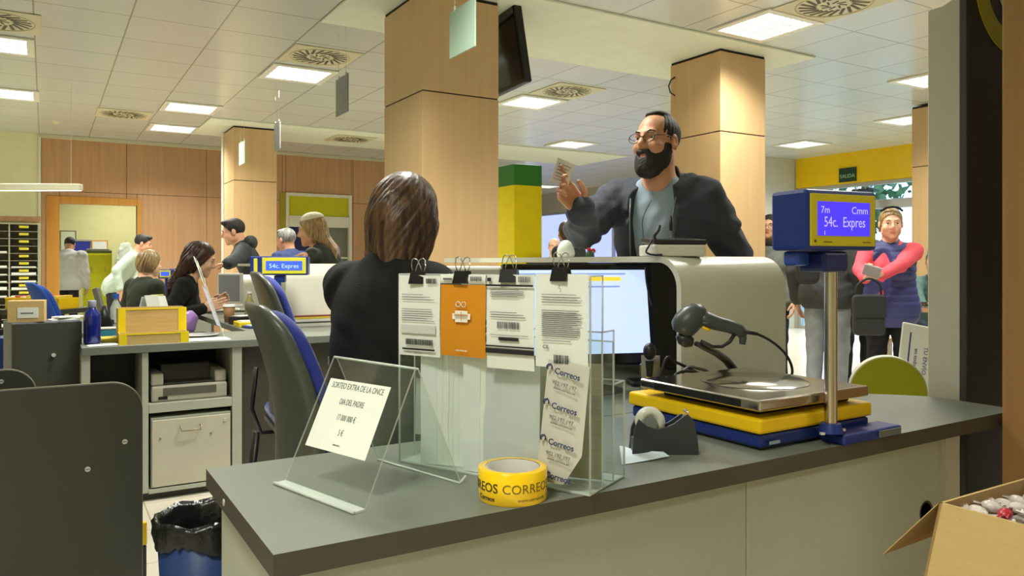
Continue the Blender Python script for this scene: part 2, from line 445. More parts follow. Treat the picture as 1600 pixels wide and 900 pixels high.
    for hip, kn, an in legs: q.cap(an+V(0,-.03,-.035), an+V(0, .13*s, -.055), .03, .024, .02)
    q.cap(nb, hd_up+V(0, 0, .02), (.05 if female else .058)*s, (.047 if female else .055)*s, .03)
    f = hs
    Rh = Hm
    def he(c, r, k=.015, op='add', g=0): q.ell(Hd(*c), V(*r)*f, Rh, k*f, op, g)
    def hcap(a, b, ra, rb=None, k=.01, op='add'): q.cap(Hd(*a), Hd(*b), ra*f, (rb if rb else ra)*f, k*f, op)
    he((0,-.012,.035),(.076,.095,.086)); he((0,.022,-.015),(.064,.073,.085)); he((0,.038,-.072),(.048,.046,.038),.03); hcap((0,-.03,-.05),(0,-.02,-.12),.052,.05,.03)
    he((.052,.01,-.055),(.016,.04,.03),.02); he((-.052,.01,-.055),(.016,.04,.03),.02)
    hcap((-.034,.083,.028),(.034,.083,.028),.011,None,.014)
    for sg in (1,-1):
        he((sg*.033,.098,.006),(.019,.016,.012),.012,'sub'); he((sg*.038,.065,-.03),(.024,.026,.022),.02)
    for sg in (1,-1):
        he((sg*.033,.0785,.0155),(.0165,.0125,.0065),.005); he((sg*.033,.0775,-.0045),(.0155,.0115,.0055),.005)
    hcap((0,.088,.018),(0,.110,-.022),.0085,.0125,.012); hcap((.012,.096,-.029),(-.012,.096,-.029),.0095,None,.006)
    hcap((-.019,.086,-.059),(.019,.086,-.059),.0068,None,.005); hcap((-.016,.085,-.070),(.016,.085,-.070),.0078,None,.005)
    if vox <= .005: hcap((-.02,.096,-.0645),(.02,.096,-.0645),.0028,None,.003,'sub')
    he((0,.074,-.097),(.022,.02,.019),.02)
    for sg in (1,-1):
        he((sg*.079,-.008,-.004),(.009,.02,.032),.006); 
        if vox <= .005: he((sg*.088,-.004,0),(.006,.010,.017),.004,'sub')
    for S_, E, W, d, n, curl, sg, spread, th_ in arms.values():
        palm, caps = hand_geo(W, d, n, sg, curl, spread, th_, s*1.0)
        q.cap(E+(W-E)*.9, W+d*.01, .029*s, .024*s, .012)
        for a, b, ra, rb in palm: q.cap(a, b, ra, rb, .010)
        rmin = vox*1.45
        for a, b, ra, rb in caps: q.cap(a, b, max(ra, rmin), max(rb, rmin), .003)
    skin = skin or skin_mat('skin_light', (214,160,128)); lipm = M('lip_tone', (196,122,106), .5)
    HmT = Hm.T
    def mf(c):
        l = (c-hc)@Hm/hs; return ((np.abs(l[:,0]) < .02) & (l[:,1] > .087) & (l[:,2] < -.0545) & (l[:,2] > -.0745)).astype(int)
    q.mesh('body', [skin, lipm], t, mf if lips else None)
    # ---- eyes
    eb = MB(); wht = M('eye_white', (200,190,180), .3); iris = M('iris_dark', (50,36,26), .15)
    for i, sg in enumerate((1, -1)):
        e_ = MB(); c = Hd(sg*.033,.0745,.0055); e_.ball(c, .0122*f, wht, 14); dv = Hm@V(0,1,0); e_.ball(c+dv*.0066*f, .0068*f, iris, 12); e_.build('eye', t)
    if glasses:
        g_ = MB(); gl = M('glasses_frame', (40,38,36), .3)
        for sg in (1,-1):
            g_.tube([Hd(sg*.034+.025*math.cos(a)*1.05, .104, .002+.019*math.sin(a)) for a in np.linspace(0,2*math.pi,20,endpoint=False)], .0016*f, gl, 6, closed=True)
            g_.tube([Hd(sg*.060,.102,.008), Hd(sg*.082,.06,.012), Hd(sg*.084,-.01,.012)], .0015*f, gl, 6)
        g_.tube([Hd(-.009,.105,.006), Hd(0,.108,.008), Hd(.009,.105,.006)], .0015*f, gl, 6); g_.build('glasses', t)
    # ---- hair
    hm = hair or hair_mat('hair_brown', (34,22,14), (74,50,32))
    hv = min(vox, .005)
    lo2 = np.array(hc)-V(.2,.22,.42); hi2 = np.array(hc)+V(.2,.22,.2)
    h = SDF(lo2, hi2, hv)
    def h_e(c, r, k=.015, op='add', g=0): h.ell(Hd(*c), V(*r)*f, Rh, k*f, op, g)
    def h_c(a, b, ra, rb=None, k=.02, op='add'): h.cap(Hd(*a), Hd(*b), ra*f, (rb if rb else ra)*f, k*f, op)
    ex = extras or {}
    def groove(amp, fr=24):
        def g(F, x, y, z):
            X = (x-hc[0])*Hm[0,0]+(y-hc[1])*Hm[1,0]+(z-hc[2])*Hm[2,0]; Y = (x-hc[0])*Hm[0,1]+(y-hc[1])*Hm[1,1]+(z-hc[2])*Hm[2,1]; Z = (x-hc[0])*Hm[0,2]+(y-hc[1])*Hm[1,2]+(z-hc[2])*Hm[2,2]
            th_ = np.arctan2(X, Y+.02); return F+amp*(np.sin(th_*fr+5*np.sin(Z*14)+3*np.sin(th_*3))+.5*np.sin(th_*fr*2.3+8*Z*20))*np.clip((.14-Z)*12,.2,1)
        h.fn(g)
    if hair_style == 'short':
        h_e((0,-.014,.04),(.083,.102,.092)); h_e((0,.05,.10),(.06,.045,.028),.02)
        h.cut(Hd(0,.062,.06), Hm@V(0,1,-.75)); h_e((0,.09,-.03),(.075,.06,.08),.004,'sub'); h.cut(Hd(0,-.05,-.055), Hm@V(0,.25,-1)); groove(.0018)
    elif hair_style == 'receding':
        h_e((0,-.017,.037),(.0795,.0965,.0868)); h_e((0,.080,.06),(.058,.085,.085),.012,'sub'); h_e((0,.11,-.03),(.08,.085,.09),.006,'sub'); h.cut(Hd(0,-.05,-.06), Hm@V(0,.3,-1)); h_e((0,-.005,.112),(.048,.055,.015),.012); groove(.0012, 34)
    elif hair_style == 'bald':
        h_e((0,-.02,.03),(.081,.097,.084)); h_e((0,.05,.08),(.075,.12,.075),.01,'sub'); h_e((0,.1,-.03),(.08,.09,.09),.006,'sub'); h.cut(Hd(0,-.05,-.06), Hm@V(0,.3,-1))
    elif hair_style == 'bob':
        h_e((0,-.016,.045),(.090,.108,.094)); h_e((0,-.03,-.03),(.098,.095,.11),.05); h_c((.075,-.015,-.02),(.074,.0,-.185),.034,.026); h_c((-.075,-.015,-.02),(-.065,-.03,-.13),.034,.026)
        h_c((0,-.06,-.02),(.02,-.05,-.175),.062,.048,.05); h_e((0,.11,-.04),(.062,.075,.10),.008,'sub'); h.cut(Hd(0,.075,.06), Hm@V(0,1,-.5)); groove(.0022, 15)
        h.cut(Hd(0,-.06,-.19), Hm@V(-.28,.0,-1))
    elif hair_style == 'bobshort':
        h_e((0,-.016,.042),(.088,.106,.094)); h_e((0,-.03,-.02),(.092,.09,.085),.04); h_e((0,.11,-.04),(.064,.075,.10),.008,'sub'); h.cut(Hd(0,.075,.06), Hm@V(0,1,-.5)); h.cut(Hd(0,-.06,-.095), Hm@V(0,.1,-1)); groove(.003, 18)
    elif hair_style == 'long':
        h_e((0,-.016,.042),(.088,.106,.092)); h_e((0,-.03,-.03),(.094,.09,.10),.05)
        for x_, rr in ((.06,.045),(-.06,.045),(0,.05)):
            a_ = Hd(x_,-.06,-.04); b_ = B(x_*1.4,-.15,.26); h.cap(a_, b_, rr*f, rr*.7*f, .04)
        h_e((0,.11,-.04),(.060,.075,.10),.008,'sub'); h.cut(Hd(0,.075,.06), Hm@V(0,1,-.5)); groove(.003, 18)
    elif hair_style == 'tied':
        h_e((0,-.014,.038),(.082,.101,.090)); h_e((0,-.10,-.0),(.04,.04,.045),.03); h_c((0,-.11,-.02),(.02,-.10,-.12),.03,.02); h_c((.07,-.0,-.02),(.072,-.01,-.08),.016,.012)
        h.cut(Hd(0,.068,.06), Hm@V(0,1,-.7)); h_e((0,.095,-.03),(.078,.07,.085),.004,'sub'); groove(.0016)
    h.mesh('hair', [hm], t)
    bb = MB()
    for sg in (1,-1): bb.tube([Hd(sg*.016,.0925,.026), Hd(sg*.032,.0945,.032), Hd(sg*.05,.082,.027)], [.0026*f,.0032*f,.0018*f], hm, 6)
    bb.build('eyebrows', t)
    if beard:
        b_ = SDF(np.array(hc)-V(.14,.14,.2), np.array(hc)+V(.14,.14,.1), min(vox,.004))
        def be(c, r, k=.01, op='add'): b_.ell(Hd(*c), V(*r)*f, Rh, k*f, op)
        be((0,.04,-.082),(.062,.062,.058)); be((.05,.012,-.05),(.026,.045,.055),.02); be((-.05,.012,-.05),(.026,.045,.055),.02); be((0,.062,-.118),(.042,.036,.03),.03)
        b_.cap(Hd(-.024,.091,-.05), Hd(.024,.091,-.05), .0075*f, None, .01); be((0,.12,-.013),(.058,.075,.034),.01,'sub'); be((0,.10,-.066),(.017,.014,.0085),.003,'sub')
        b_.cap(Hd(-.024,.094,-.048), Hd(.024,.094,-.048), .006*f, None, .006)
        b_.cut(Hd(0,0,-.0), Hm@V(0,-.35,1)); b_.cut(Hd(0,-.012,0), Hm@V(0,-1,-.2))
        def rough(F, x, y, z): return F+.0014*np.sin(300*x+4*np.sin(90*z))*np.sin(260*z+5*np.sin(80*y))
        b_.fn(rough); b_.mesh('beard', [beard], t)
    # ---- clothes
    top = top or M('cloth_grey', (110,110,110), .85, bump=.2, bscale=200)
    bottom = bottom or M('trousers_dark', (30,32,38), .85, bump=.2, bscale=200)
    c = SDF(lo-.03, hi+.03, vox); g = .012+jacket
    torso(c, g, not seated); limbs(c, g, sleeve, leg=False)
    hl = hem if hem is not None else top_len
    c.ell(P+V(0, 0, (.03 if seated else -.04)*s), V(.176*bulk, .134*bulk, .09 if seated else .10+hl*.5)*s, None, .05, g=g)
    if collar: c.cap(B(0,-.02,.485), B(0,.0,.53), .066*s+jacket*.4, .066*s+jacket*.3, .02)
    c.folds(fold, seed=len(label))
    if not seated: c.cut(P+V(0,0,-hl*s-.06), (0,0,-1))
    # neckline: open the collar
    c.ell(B(0, .055+neck_open, .535), V(.062+neck_open*.6, .07, .07+neck_open)*s, R, .006, 'sub')
    c.cap(B(0,0,.49), B(0,neckfwd,.62), .062*s, .07*s, .004, 'sub')
    c.ell(hc, V(.10,.12,.12)*f, Rh, .004, 'sub')
    ct = c.mesh('top', [top], t)
    c = SDF(lo-.02, hi+.02, vox*1.2); c.ell(P+V(0,0,.02 if seated else 0), V(.16*bulk,.115*bulk,.10 if seated else .115)*s, None, .05, g=.008)
    for hip, kn, an in legs: c.cap(hip, kn, .086*s*bulk**.5, .066*s, .03, g=.006); c.cap(kn, an, .062*s, .052*s, .02, g=.006)
    c.folds(.003, seed=3, fz=40); c.cut((0,0,.07),(0,0,-1)); c.mesh('trousers', [bottom], t)
    sh = MB(); shm = shoes or M('shoe_black', (28,26,26), .5)
    for hip, kn, an in legs:
        x = MB(); x.box((an[0]-.045, an[1]-.075, 0), (an[0]+.045, an[1]+.19*s, .03), M('sole', (50,46,42), .8), .012).ball((an[0], an[1]+.04, .055), .05, shm, 16, sc=(.95,2.4*s,.8)).build('shoe', t)
    fig = dict(t=t, B=B, Hd=Hd, Hm=Hm, R=R, arms=arms, s=s, P=P, hc=hc, Mw=Mw, legs=legs, lo=lo, hi=hi)
    return fig
# ============================================================ ROOM
cream = M('cream_paint', (214,208,170), .6, bump=.05)
plaster = M('plaster', (224,230,212), .7, bump=.03)
wood_wall = wood('beech_panel', (184,142,104), (198,158,118), .4)
wood_col = wood('beech_column', (200,166,120), (208,175,129), .4)
wood_frame = wood('oak_door_frame', (190,130,50), (206,150,66), .4)
dark_gap = M('dark_gap', (40,30,22), .8)
white_metal = M('white_metal', (226,224,210), .35)

def floor_mat():
    m = bpy.data.materials.new('terrazzo'); m.use_nodes = True; nt = m.node_tree; b = nt.nodes['Principled BSDF']
    tc = nt.nodes.new('ShaderNodeTexCoord'); br = nt.nodes.new('ShaderNodeTexBrick')
    br.offset = 0; br.inputs['Scale'].default_value = 1; br.inputs['Brick Width'].default_value = .4; br.inputs['Row Height'].default_value = .4
    br.inputs['Mortar Size'].default_value = .003; br.inputs['Color1'].default_value = rgb((218,212,194)); br.inputs['Color2'].default_value = rgb((214,207,188)); br.inputs['Mortar'].default_value = rgb((170,155,120))
    nt.links.new(tc.outputs['Object'], br.inputs[0]); n = nt.nodes.new('ShaderNodeTexNoise'); n.inputs['Scale'].default_value = 90
    nt.links.new(tc.outputs['Object'], n.inputs[0]); mx = nt.nodes.new('ShaderNodeMixRGB'); mx.blend_type = 'MULTIPLY'; mx.inputs[0].default_value = .25
    nt.links.new(br.outputs[0], mx.inputs[1]); nt.links.new(n.outputs[0], mx.inputs[2]); nt.links.new(mx.outputs[0], b.inputs['Base Color']); b.inputs['Roughness'].default_value = .3
    return m
def ceil_mat():
    m = bpy.data.materials.new('metal_ceiling_tiles'); m.use_nodes = True; nt = m.node_tree; b = nt.nodes['Principled BSDF']
    tc = nt.nodes.new('ShaderNodeTexCoord'); mp = nt.nodes.new('ShaderNodeMapping'); mp.inputs['Location'].default_value = (.07, .03, 0)
    br = nt.nodes.new('ShaderNodeTexBrick'); br.offset = 0; br.inputs['Scale'].default_value = 1
    br.inputs['Brick Width'].default_value = .6; br.inputs['Row Height'].default_value = .62
    br.inputs['Mortar Size'].default_value = .006; br.inputs['Mortar Smooth'].default_value = .2
    br.inputs['Color1'].default_value = rgb((204,209,203)); br.inputs['Color2'].default_value = rgb((200,205,199)); br.inputs['Mortar'].default_value = rgb((146,146,126))
    nt.links.new(tc.outputs['Object'], mp.inputs[0]); nt.links.new(mp.outputs[0], br.inputs[0]); nt.links.new(br.outputs[0], b.inputs['Base Color'])
    b.inputs['Roughness'].default_value = .26; b.inputs['Specular IOR Level'].default_value = .9
    # every tile hangs at a very slightly different angle
    n = nt.nodes.new('ShaderNodeTexNoise'); n.inputs['Scale'].default_value = 1.1; nt.links.new(mp.outputs[0], n.inputs[0])
    bp = nt.nodes.new('ShaderNodeBump'); bp.inputs['Strength'].default_value = .12; bp.inputs['Distance'].default_value = .05
    nt.links.new(n.outputs[0], bp.inputs['Height']); nt.links.new(bp.outputs[0], b.inputs['Normal'])
    return m
struct(MB().box((-3.2,-2.8,-.1), (11.4,17.8,0), floor_mat()).build('floor'))
struct(MB().box((-3.2,-2.8,CEIL), (11.4,17.8,CEIL+.1), ceil_mat()).build('ceiling'))
# flush plaster bands around the column rows
struct(MB().box((1.73,4.3,CEIL-.018), (5.68,5.55,CEIL-.001), plaster, .004).build('trim_1'))
struct(MB().box((1.73,9.95,CEIL-.018), (8.3,11.3,CEIL-.001), plaster, .004).build('trim_2'))
# perimeter walls out of frame
struct(MB().box((-3.2,-2.8,0), (-3.0,16,CEIL), cream).build('wall_left'))
struct(MB().box((-3.0,-2.8,0), (11.1,-2.6,CEIL), cream).build('wall_near'))

# far wall: beech panels with dark joints, one doorway, one framed opening
FV = 12.5
mb = MB()
d0, d1 = onv(93,FV)[0], onv(214,FV)[0]; dz = 1.97
w0, w1 = onv(446,FV)[0], onv(549,FV)[0]; wz = 2.27
u_start = onv(64,FV)[0]
seams = [u_start, onv(198,FV)[0], onv(323,FV)[0], 2.35, w0-.05, w1+.03, 5.6, 6.6]
zs = 2.14
for (a, b, z0, z1) in ((u_start,d0,0,CEIL),(d0,d1,dz,CEIL),(d1,w0,0,CEIL),(w0,w1,wz,CEIL),(w1,6.6,0,CEIL)):
    mb.box((a,FV+.012,z0), (b,FV+.12,z1), dark_gap)
def panel(a, b, z0, z1):
    if b-a > .02 and z1-z0 > .02: mb.box((a+.003,FV,z0+.003), (b-.003,FV+.02,z1-.003), wood_wall, .002)
for a, b in zip(seams[:-1], seams[1:]):
    for z0, z1 in ((0,zs),(zs,CEIL-.03)):
        cuts = [(a, b, z0, z1)]
        for (h0, h1, hz) in ((d0,d1,dz),(w0,w1,wz)):
            nc = []
            for (p, q, y0, y1) in cuts:
                if q <= h0 or p >= h1 or y0 >= hz: nc.append((p,q,y0,y1)); continue
                if p < h0: nc.append((p,h0,y0,y1))
                if q > h1: nc.append((h1,q,y0,y1))
                if y1 > hz: nc.append((max(p,h0),min(q,h1),hz,y1))
            cuts = nc
        for c in cuts: panel(*c)
struct(mb.build('wall_far'))
mb = MB()
mb.box((d0-.16,FV-.02,0), (d0,FV+.14,dz+.1), wood_frame, .004).box((d1,FV-.02,0), (d1+.06,FV+.14,dz+.1), wood_frame, .004).box((d0,FV-.02,dz), (d1,FV+.14,dz+.1), wood_frame, .004)
struct(mb.build('door_1'))
# cornice under the ceiling
struct(MB().box((u_start-.02,FV-.06,CEIL-.05), (6.6,FV+.02,CEIL-.002), M('cornice', (200,196,168), .6), .004).build('trim_3'))
# glossy partition on the left of the panelling, timber ledge
gloss_part = M('gloss_partition', (226,226,184), .3, spec=.6)
struct(MB().box((-3,FV,0), (u_start,FV+.12,CEIL), gloss_part).box((-3,FV-.03,1.70), (u_start-.005,FV,1.77), wood_wall, .004).box((u_start-.03,FV-.03,1.78),(u_start,FV,CEIL), white_metal, .003).build('wall_side'))
# the room behind the doorway
gw = M('pale_green_wall', (212,206,150), .7)
struct(MB().box((-1.2,15.3,0), (3.2,15.42,CEIL), gw).build('wall_backroom'))
struct(MB().box((3.1,FV+.12,0), (3.2,15.3,CEIL), gw).build('wall_backroom_right'))
# service window in the far wall: white frame, yellow blind, dark shelves
wt = MB()
fw = .05
wt.box((w0,FV-.03,0), (w0+fw,FV+.1,wz), white_metal, .004).box((w1-fw,FV-.03,0), (w1,FV+.1,wz), white_metal, .004).box((w0+fw,FV-.03,wz-fw), (w1-fw,FV+.1,wz), white_metal, .004)
wt.box((w0+fw,FV-.02,1.72), (w1-fw,FV+.06,1.9), white_metal, .004)
win = struct(wt.build('window_1'))
lime = M('lime_yellow', (196,196,20), .5)
struct(MB().box((w0+fw,FV+.01,1.9), (w1-fw,FV+.05,wz-fw), lime).build('window_blind', win))
struct(MB().box((w0+fw,FV+.05,0), (w0+.45,FV+.09,1.72), M('navy_board', (30,38,90), .5)).box((w0+.45,FV+.05,0), (w1-fw,FV+.09,1.72), M('grey_board', (120,124,110), .5)).box((w0+.5,FV+.02,1.2), (w1-fw,FV+.05,1.23), white_metal).build('window_pane', win))
struct(MB().box((w0-.09,FV-.025,0), (w0-.003,FV+.0,wz), M('olive_strip', (160,150,40), .5), .003).build('trim_4'))

# hall beyond: return wall, far end wall
struct(MB().box((6.6,FV,0), (6.72,17.6,CEIL), cream).build('wall_return'))
struct(MB().box((6.72,17.5,0), (11.1,17.62,CEIL), M('taupe_wall', (176,168,150), .6)).build('wall_hall_end'))

# right wall (street front): yellow fascia, glazing
RU = 11.1
yel = M('signal_yellow', (236,196,0), .25, spec=.6)
alu = M('anodised_aluminium', (186,190,192), .35, metal=.6)
zy = 2.42
mb = MB()
mb.box((RU,-2.8,zy), (RU+.2,8.8,CEIL), yel)          # fascia
mb.box((RU,8.8,2.42), (RU+.2,17.8,CEIL), M('taupe_wall'))
mb.box((RU,8.8,0), (RU+.2,12.2,2.42), M('taupe_wall'))
mb.box((RU,12.2,0), (RU+.2,17.8,.25), M('taupe_wall'))
mb.box((RU,-2.8,0), (RU+.2,3.0,zy), cream)
struct(mb.build('wall_right'))
def glazing(n, v0, v1, z0, z1, muntins, transom=None):
    m = MB(); w = .06
    m.box((RU+.05,v0,z0), (RU+.13,v0+w,z1), alu, .004).box((RU+.05,v1-w,z0), (RU+.13,v1,z1), alu, .004)
    m.box((RU+.05,v0+w,z1-w), (RU+.13,v1-w,z1), alu, .004).box((RU+.05,v0+w,z0), (RU+.13,v1-w,z0+w), alu, .004)
    for v in muntins: m.box((RU+.055,v-w/2,z0+w), (RU+.125,v+w/2,z1-w), alu, .004)
    if transom: m.box((RU+.03,v0+w,transom[0]), (RU+.14,v1-w,transom[1]), alu, .004)
    o = struct(m.build(n))
    struct(MB().box((RU+.085,v0+w,z0+w), (RU+.095,v1-w,z1-w), acrylic('window_glass', (225,238,240)) if n == 'window_2' else acrylic('tinted_glass', (184,182,206))).build('window_pane', o)); return o
glazing('window_2', 3.0, 8.8, 0, zy, [4.6,6.1,7.5], (1.98,2.12))
glazing('window_3', 12.2, 17.4, .25, 2.42, [13.9,15.6])
# protruding wall box left of the fascia, with timber strip
struct(MB().box((10.05,8.82,0), (11.09,9.9,CEIL-.002), M('pale_stone', (200,196,176), .5)).build('wall_box'))
struct(MB().box((9.62,9.2,0), (10.04,9.3,2.62), wood_wall, .004).build('trim_5'))
# pavement and street greenery outside
struct(MB().box((RU+.2,-4,-.12), (40,30,-.02), M('pavement', (150,150,146), .8, noise=.1)).build('pavement'))

# columns
def column(name, u0, u1, v0, v1, seam=2.07, mat=None, sz=CEIL-.02):
    m = MB(); mat = mat or wood_col
    m.box((u0+.006,v0+.006,0), (u1-.006,v1-.006,sz), dark_gap)
    for a, b in ((0,seam-.004),(seam+.004,sz-.02)):
        m.box((u0,v0,a), (u1,v1,b), mat, .004)
    return struct(m.build(name))
column('column_1', 2.066, 2.63, 4.5, 5.15, 2.245)
column('column_2', 4.74, 5.28, 4.5, 5.09, 2.07+.15)
column('column_3', 2.07, 2.62, 10.3, 10.9, 2.2)
column('column_4', 8.42, 9.0, 4.5, 5.1, 2.22)
column('column_5', 4.74, 5.3, 10.3, 10.9, 2.2)
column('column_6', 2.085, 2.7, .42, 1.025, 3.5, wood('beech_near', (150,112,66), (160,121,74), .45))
# white lit edge strip of column 3
struct(MB().box((2.05,10.9,0), (2.069,10.99,CEIL-.03), white_metal, .003).build('trim_6'))

# ------------------------------------------------------------ ceiling luminaires
lamp_em = M('lamp_tube_glow', (235,245,255), emit=2)
def make_light():
    t = thing('ceiling_light', '', 'ceiling light')
    m = MB()
    for a, b in (((-.3,-.3),(.3,-.245)),((-.3,.245),(.3,.3)),((-.3,-.245),(-.245,.245)),((.245,-.245),(.3,.245))):
        m.box((a[0],a[1],-.016), (b[0],b[1],.0), white_metal, .003)
    m.build('frame', t)
    MB().box((-.245,-.245,-.004), (.245,.245,-.001), lamp_em).build('diffuser', t)
    g = MB()
    for i in range(1, 4): g.box((-.245,-.245+i*.1225-.003,-.016), (.245,-.245+i*.1225+.003,-.008), white_metal)
    for i in range(1, 8): g.box((-.245+i*.06125-.0015,-.245,-.016), (-.245+i*.06125+.0015,.245,-.008), white_metal)
    g.build('louvre', t)
    return t
def lamp_for(t):
    l = bpy.data.lights.new('luminaire_light', 'AREA'); l.shape = 'SQUARE'; l.size = .47; l.energy = LAMP_W; l.color = (1, .98, .88); l.spread = math.radians(135)
    o = bpy.data.objects.new('luminaire_light', l); COL.objects.link(o); o.parent = t; o.location = (0,0,-.02)
light0 = make_light()
LPX = [((1195,40),'large bright ceiling light panel nearest the right column'),
       ((466,115),'bright ceiling light panel beside a round air grille, left of the big column'),
       ((298,168),'ceiling light panel in front of the far beech wall, upper of two'),
       ((270,200),'ceiling light panel closest to the far beech wall, lower of two'),
       ((830,159),'ceiling light panel right of the hanging television'),
       ((893,225),'small distant ceiling light panel above the raised ticket'),
       ((1253,225),'ceiling light panel above the yellow fascia'),
       ((1460,123),'ceiling light panel partly hidden by the tall grey sign board'),
       ((-14,66),'bright ceiling light panel cut by the left edge of the picture'),
       ((9,145),'dim striped ceiling light panel at the left edge of the picture'),
       ((853,291),'most distant ceiling light panel beside the green topped pillar')]
PL = []
for i, (p, lab) in enumerate(LPX):
    q = onz(p[0], p[1], CEIL); PL.append((q[0], q[1], lab))
for (u, v) in ((-.6,.6),(1.5,3.0),(-1.8,-.8),(.6,3.9),(3.6,2.3),(3.4,-1.2),(6.6,2.6),(9.2,5.6),(8.6,8.6),(4.2,8.2),(1.2,14.2),(-1.6,10.6),(9.0,14.5)):  # unseen panels, some added to brighten big column, counter side and gloss partition
    PL.append((u, v, None))
LAMPS = []
for i, (u, v, lab) in enumerate(PL):
    o = light0 if i == 0 else copy_tree(light0)
    o.location = (u, v, CEIL-.0015); LAMPS.append(o)
    o['label'] = lab or 'unseen ceiling light panel outside the picture, added to the overhead grid'
    o['group'] = 'ceiling light panels' 

for o in LAMPS: lamp_for(o)
# round swirl air grilles in square white plates
slot = M('grille_slot', (84,78,62), .6)
def make_grille(dark=False):
    t = thing('air_grille', '', 'air grille')
    m = MB().box((-.29,-.29,-.008), (.29,.29,0), M('grille_plate', (206,200,168), .45), .003); m.build('plate', t)
    s = MB()
    for i in range(20):
        a = i*2*math.pi/20
        T = Matrix.Rotation(a, 4, 'Z') @ Matrix.Translation((.17,0,0)) @ Matrix.Rotation(.5, 4, 'Z')
        s.box((-.065,-.011,-.0105), (.065,.011,-.0082), slot, 0, T)
    for i in range(8):
        a = i*2*math.pi/8
        T = Matrix.Rotation(a, 4, 'Z') @ Matrix.Translation((.06,0,0)) @ Matrix.Rotation(.5, 4, 'Z')
        s.box((-.03,-.007,-.0105), (.03,.007,-.0082), slot, 0, T)
    s.build('slot', t)
    r = MB(); r.tube([(.25*math.cos(k*math.pi/24),.25*math.sin(k*math.pi/24),-.009) for k in range(48)], .005, M('grille_ring', (190,184,150), .4), 6, closed=True); r.build('ring', t)
    return t
g0 = make_grille()
GPX = [((500,88),'round swirl air grille beside the light panel left of the big column'),
       ((193,178),'round swirl air grille above the beech wall near the doorway'),
       ((548,215),'dark square air grille in the plaster band left of the big column'),
       ((886,142),'round swirl air grille right of the hanging television'),
       ((1303,6),'large round swirl air grille at the top edge of the picture'),
       ((908,241),'small distant round air grille above the raised ticket'),
       ((-8,30),'round swirl air grille cut by the left edge of the picture')]
for i, (p, lab) in enumerate(GPX):
    q = onz(p[0], p[1], CEIL); o = g0 if i == 0 else copy_tree(g0)
    o.location = (q[0], q[1], CEIL-(.0195 if i == 2 else .001)); o['label'] = lab; o['group'] = 'ceiling air grilles'
q = onz(87, 190, CEIL)
t = MB().lathe([(0,-.03),(.03,-.028),(.05,-.012),(.055,0)], M('grille_plate'), 20).build('smoke_detector', loc=(q[0],q[1],CEIL)); tag(t, 'tiny round smoke detector on the ceiling above the far wall', 'smoke detector')
# long slim tube luminaire hanging across the left
p0 = at(127,292,7.6); p1 = at(-60,286,7.6)
d = (p1-p0).normalized(); L = (p1-p0).length
t = thing('tube_lamp', 'long slim white tube lamp hanging at the left, in front of the beech wall', 'lamp', p0, math.atan2(d[1],d[0]))
MB().box((0,-.04,-.035), (L,.04,.03), M('tube_housing', (222,220,196), .4), .012).build('housing', t)
MB().box((.01,-.02,-.041), (L-.01,.02,-.036), M('tube_glow', (250,248,225), emit=1.5)).build('tube', t)
for x_ in (.1, L-.3): MB().tube([(x_,0,.03),(x_,0,CEIL-p0[2]-.002)], .002, white_metal, 6).build('suspension_wire', t)

# ------------------------------------------------------------ hanging position signs
sg1 = M('sign_pale_green', (156,182,162), .4); sg2 = M('sign_backlit_grey', (134,136,136), .4); chrome = M('chrome', (225,225,225), .15, metal=1)  # sg2: backlit look put into the grey, same sign material as sg1
def hang_sign(v0, v1, z0, z1, mat, label, u=1.94):
    t = thing('hanging_sign', label, 'sign', (u, (v0+v1)/2, z0), 0, 'hanging position signs'); w = (v1-v0)/2; h = z1-z0
    MB().box((-.004,-w,0), (.004,w,h), mat, .002).build('panel', t)
    for s_ in (-1, 1):
        m = MB(); m.box((-.006,s_*w*.6-.01,h-.01), (.006,s_*w*.6+.01,h+.02), chrome, .002); m.tube([(0,s_*w*.6,h+.02),(0,s_*w*.6,CEIL-z0-.003)], .0015, chrome, 6); m.build('cord', t)
hang_sign(3.56, 3.86, 2.28, 2.54, sg1, 'pale green blank sign hanging in front of the big column')
hang_sign(5.55, 5.83, 2.27, 2.56, sg2, 'sign toned grey as backlit, hanging edge on between the air grille and the big column')
hang_sign(7.5, 7.72, 2.24, 2.5, sg2, 'small sign toned grey as backlit, hanging at the right edge of the far left column')
hang_sign(9.02, 9.32, 2.27, 2.53, sg1, 'small pale sign hanging in front of the far left column')

# television on the far side of the big column
tvb = M('tv_black', (22,24,22), .35)
P0 = at(826,128,5.30); P1 = at(760,142,5.95)
dd = Vector((P1[0]-P0[0], P1[1]-P0[1], 0)).normalized()
t = thing('television', 'black television hanging from the ceiling behind the big column', 'television', (P0[0],P0[1],P0[2]), math.atan2(dd[1],dd[0]))
Tt = rotm(math.radians(-9),0,0)
MB().box((0,-.03,0), (.92,.03,.54), tvb, .01, Tt).build('housing', t)
MB().box((.02,.031,.03), (.9,.034,.52), M('tv_screen', (12,14,13), .12), 0, Tt).build('screen', t)
MB().box((.05,-.036,.05), (.75,-.03,.4), M('tv_back', (34,36,34), .5), .004, Tt).build('back_cover', t)
MB().box((.05,-.04,.02), (.08,-.034,.05), M('tv_badge', (70,72,70), .3), 0, Tt).build('badge', t)
mm = MB(); mm.box((.4,-.07,.25), (.5,-.03,.35), tvb, .004).tube([(.45,-.06,.3),(.45,-.06,CEIL-P0[2]-.02)], .02, tvb, 12); mm.build('bracket', t)

# cable loop on the side of column 2
pc = onu(1046, 4.72); zc = lambda y: zat(y, pc)
pts = [(4.738,5.03,zc(122)),(4.71,5.05,zc(126)),(4.69,5.06,zc(136)),(4.70,5.05,zc(146)),(4.738,5.03,zc(151))]
tag(MB().tube(pts, .006, M('cable_black', (30,30,30), .5), 8).build('cable_loop'), 'short black cable loop on the side of the second column', 'cable')

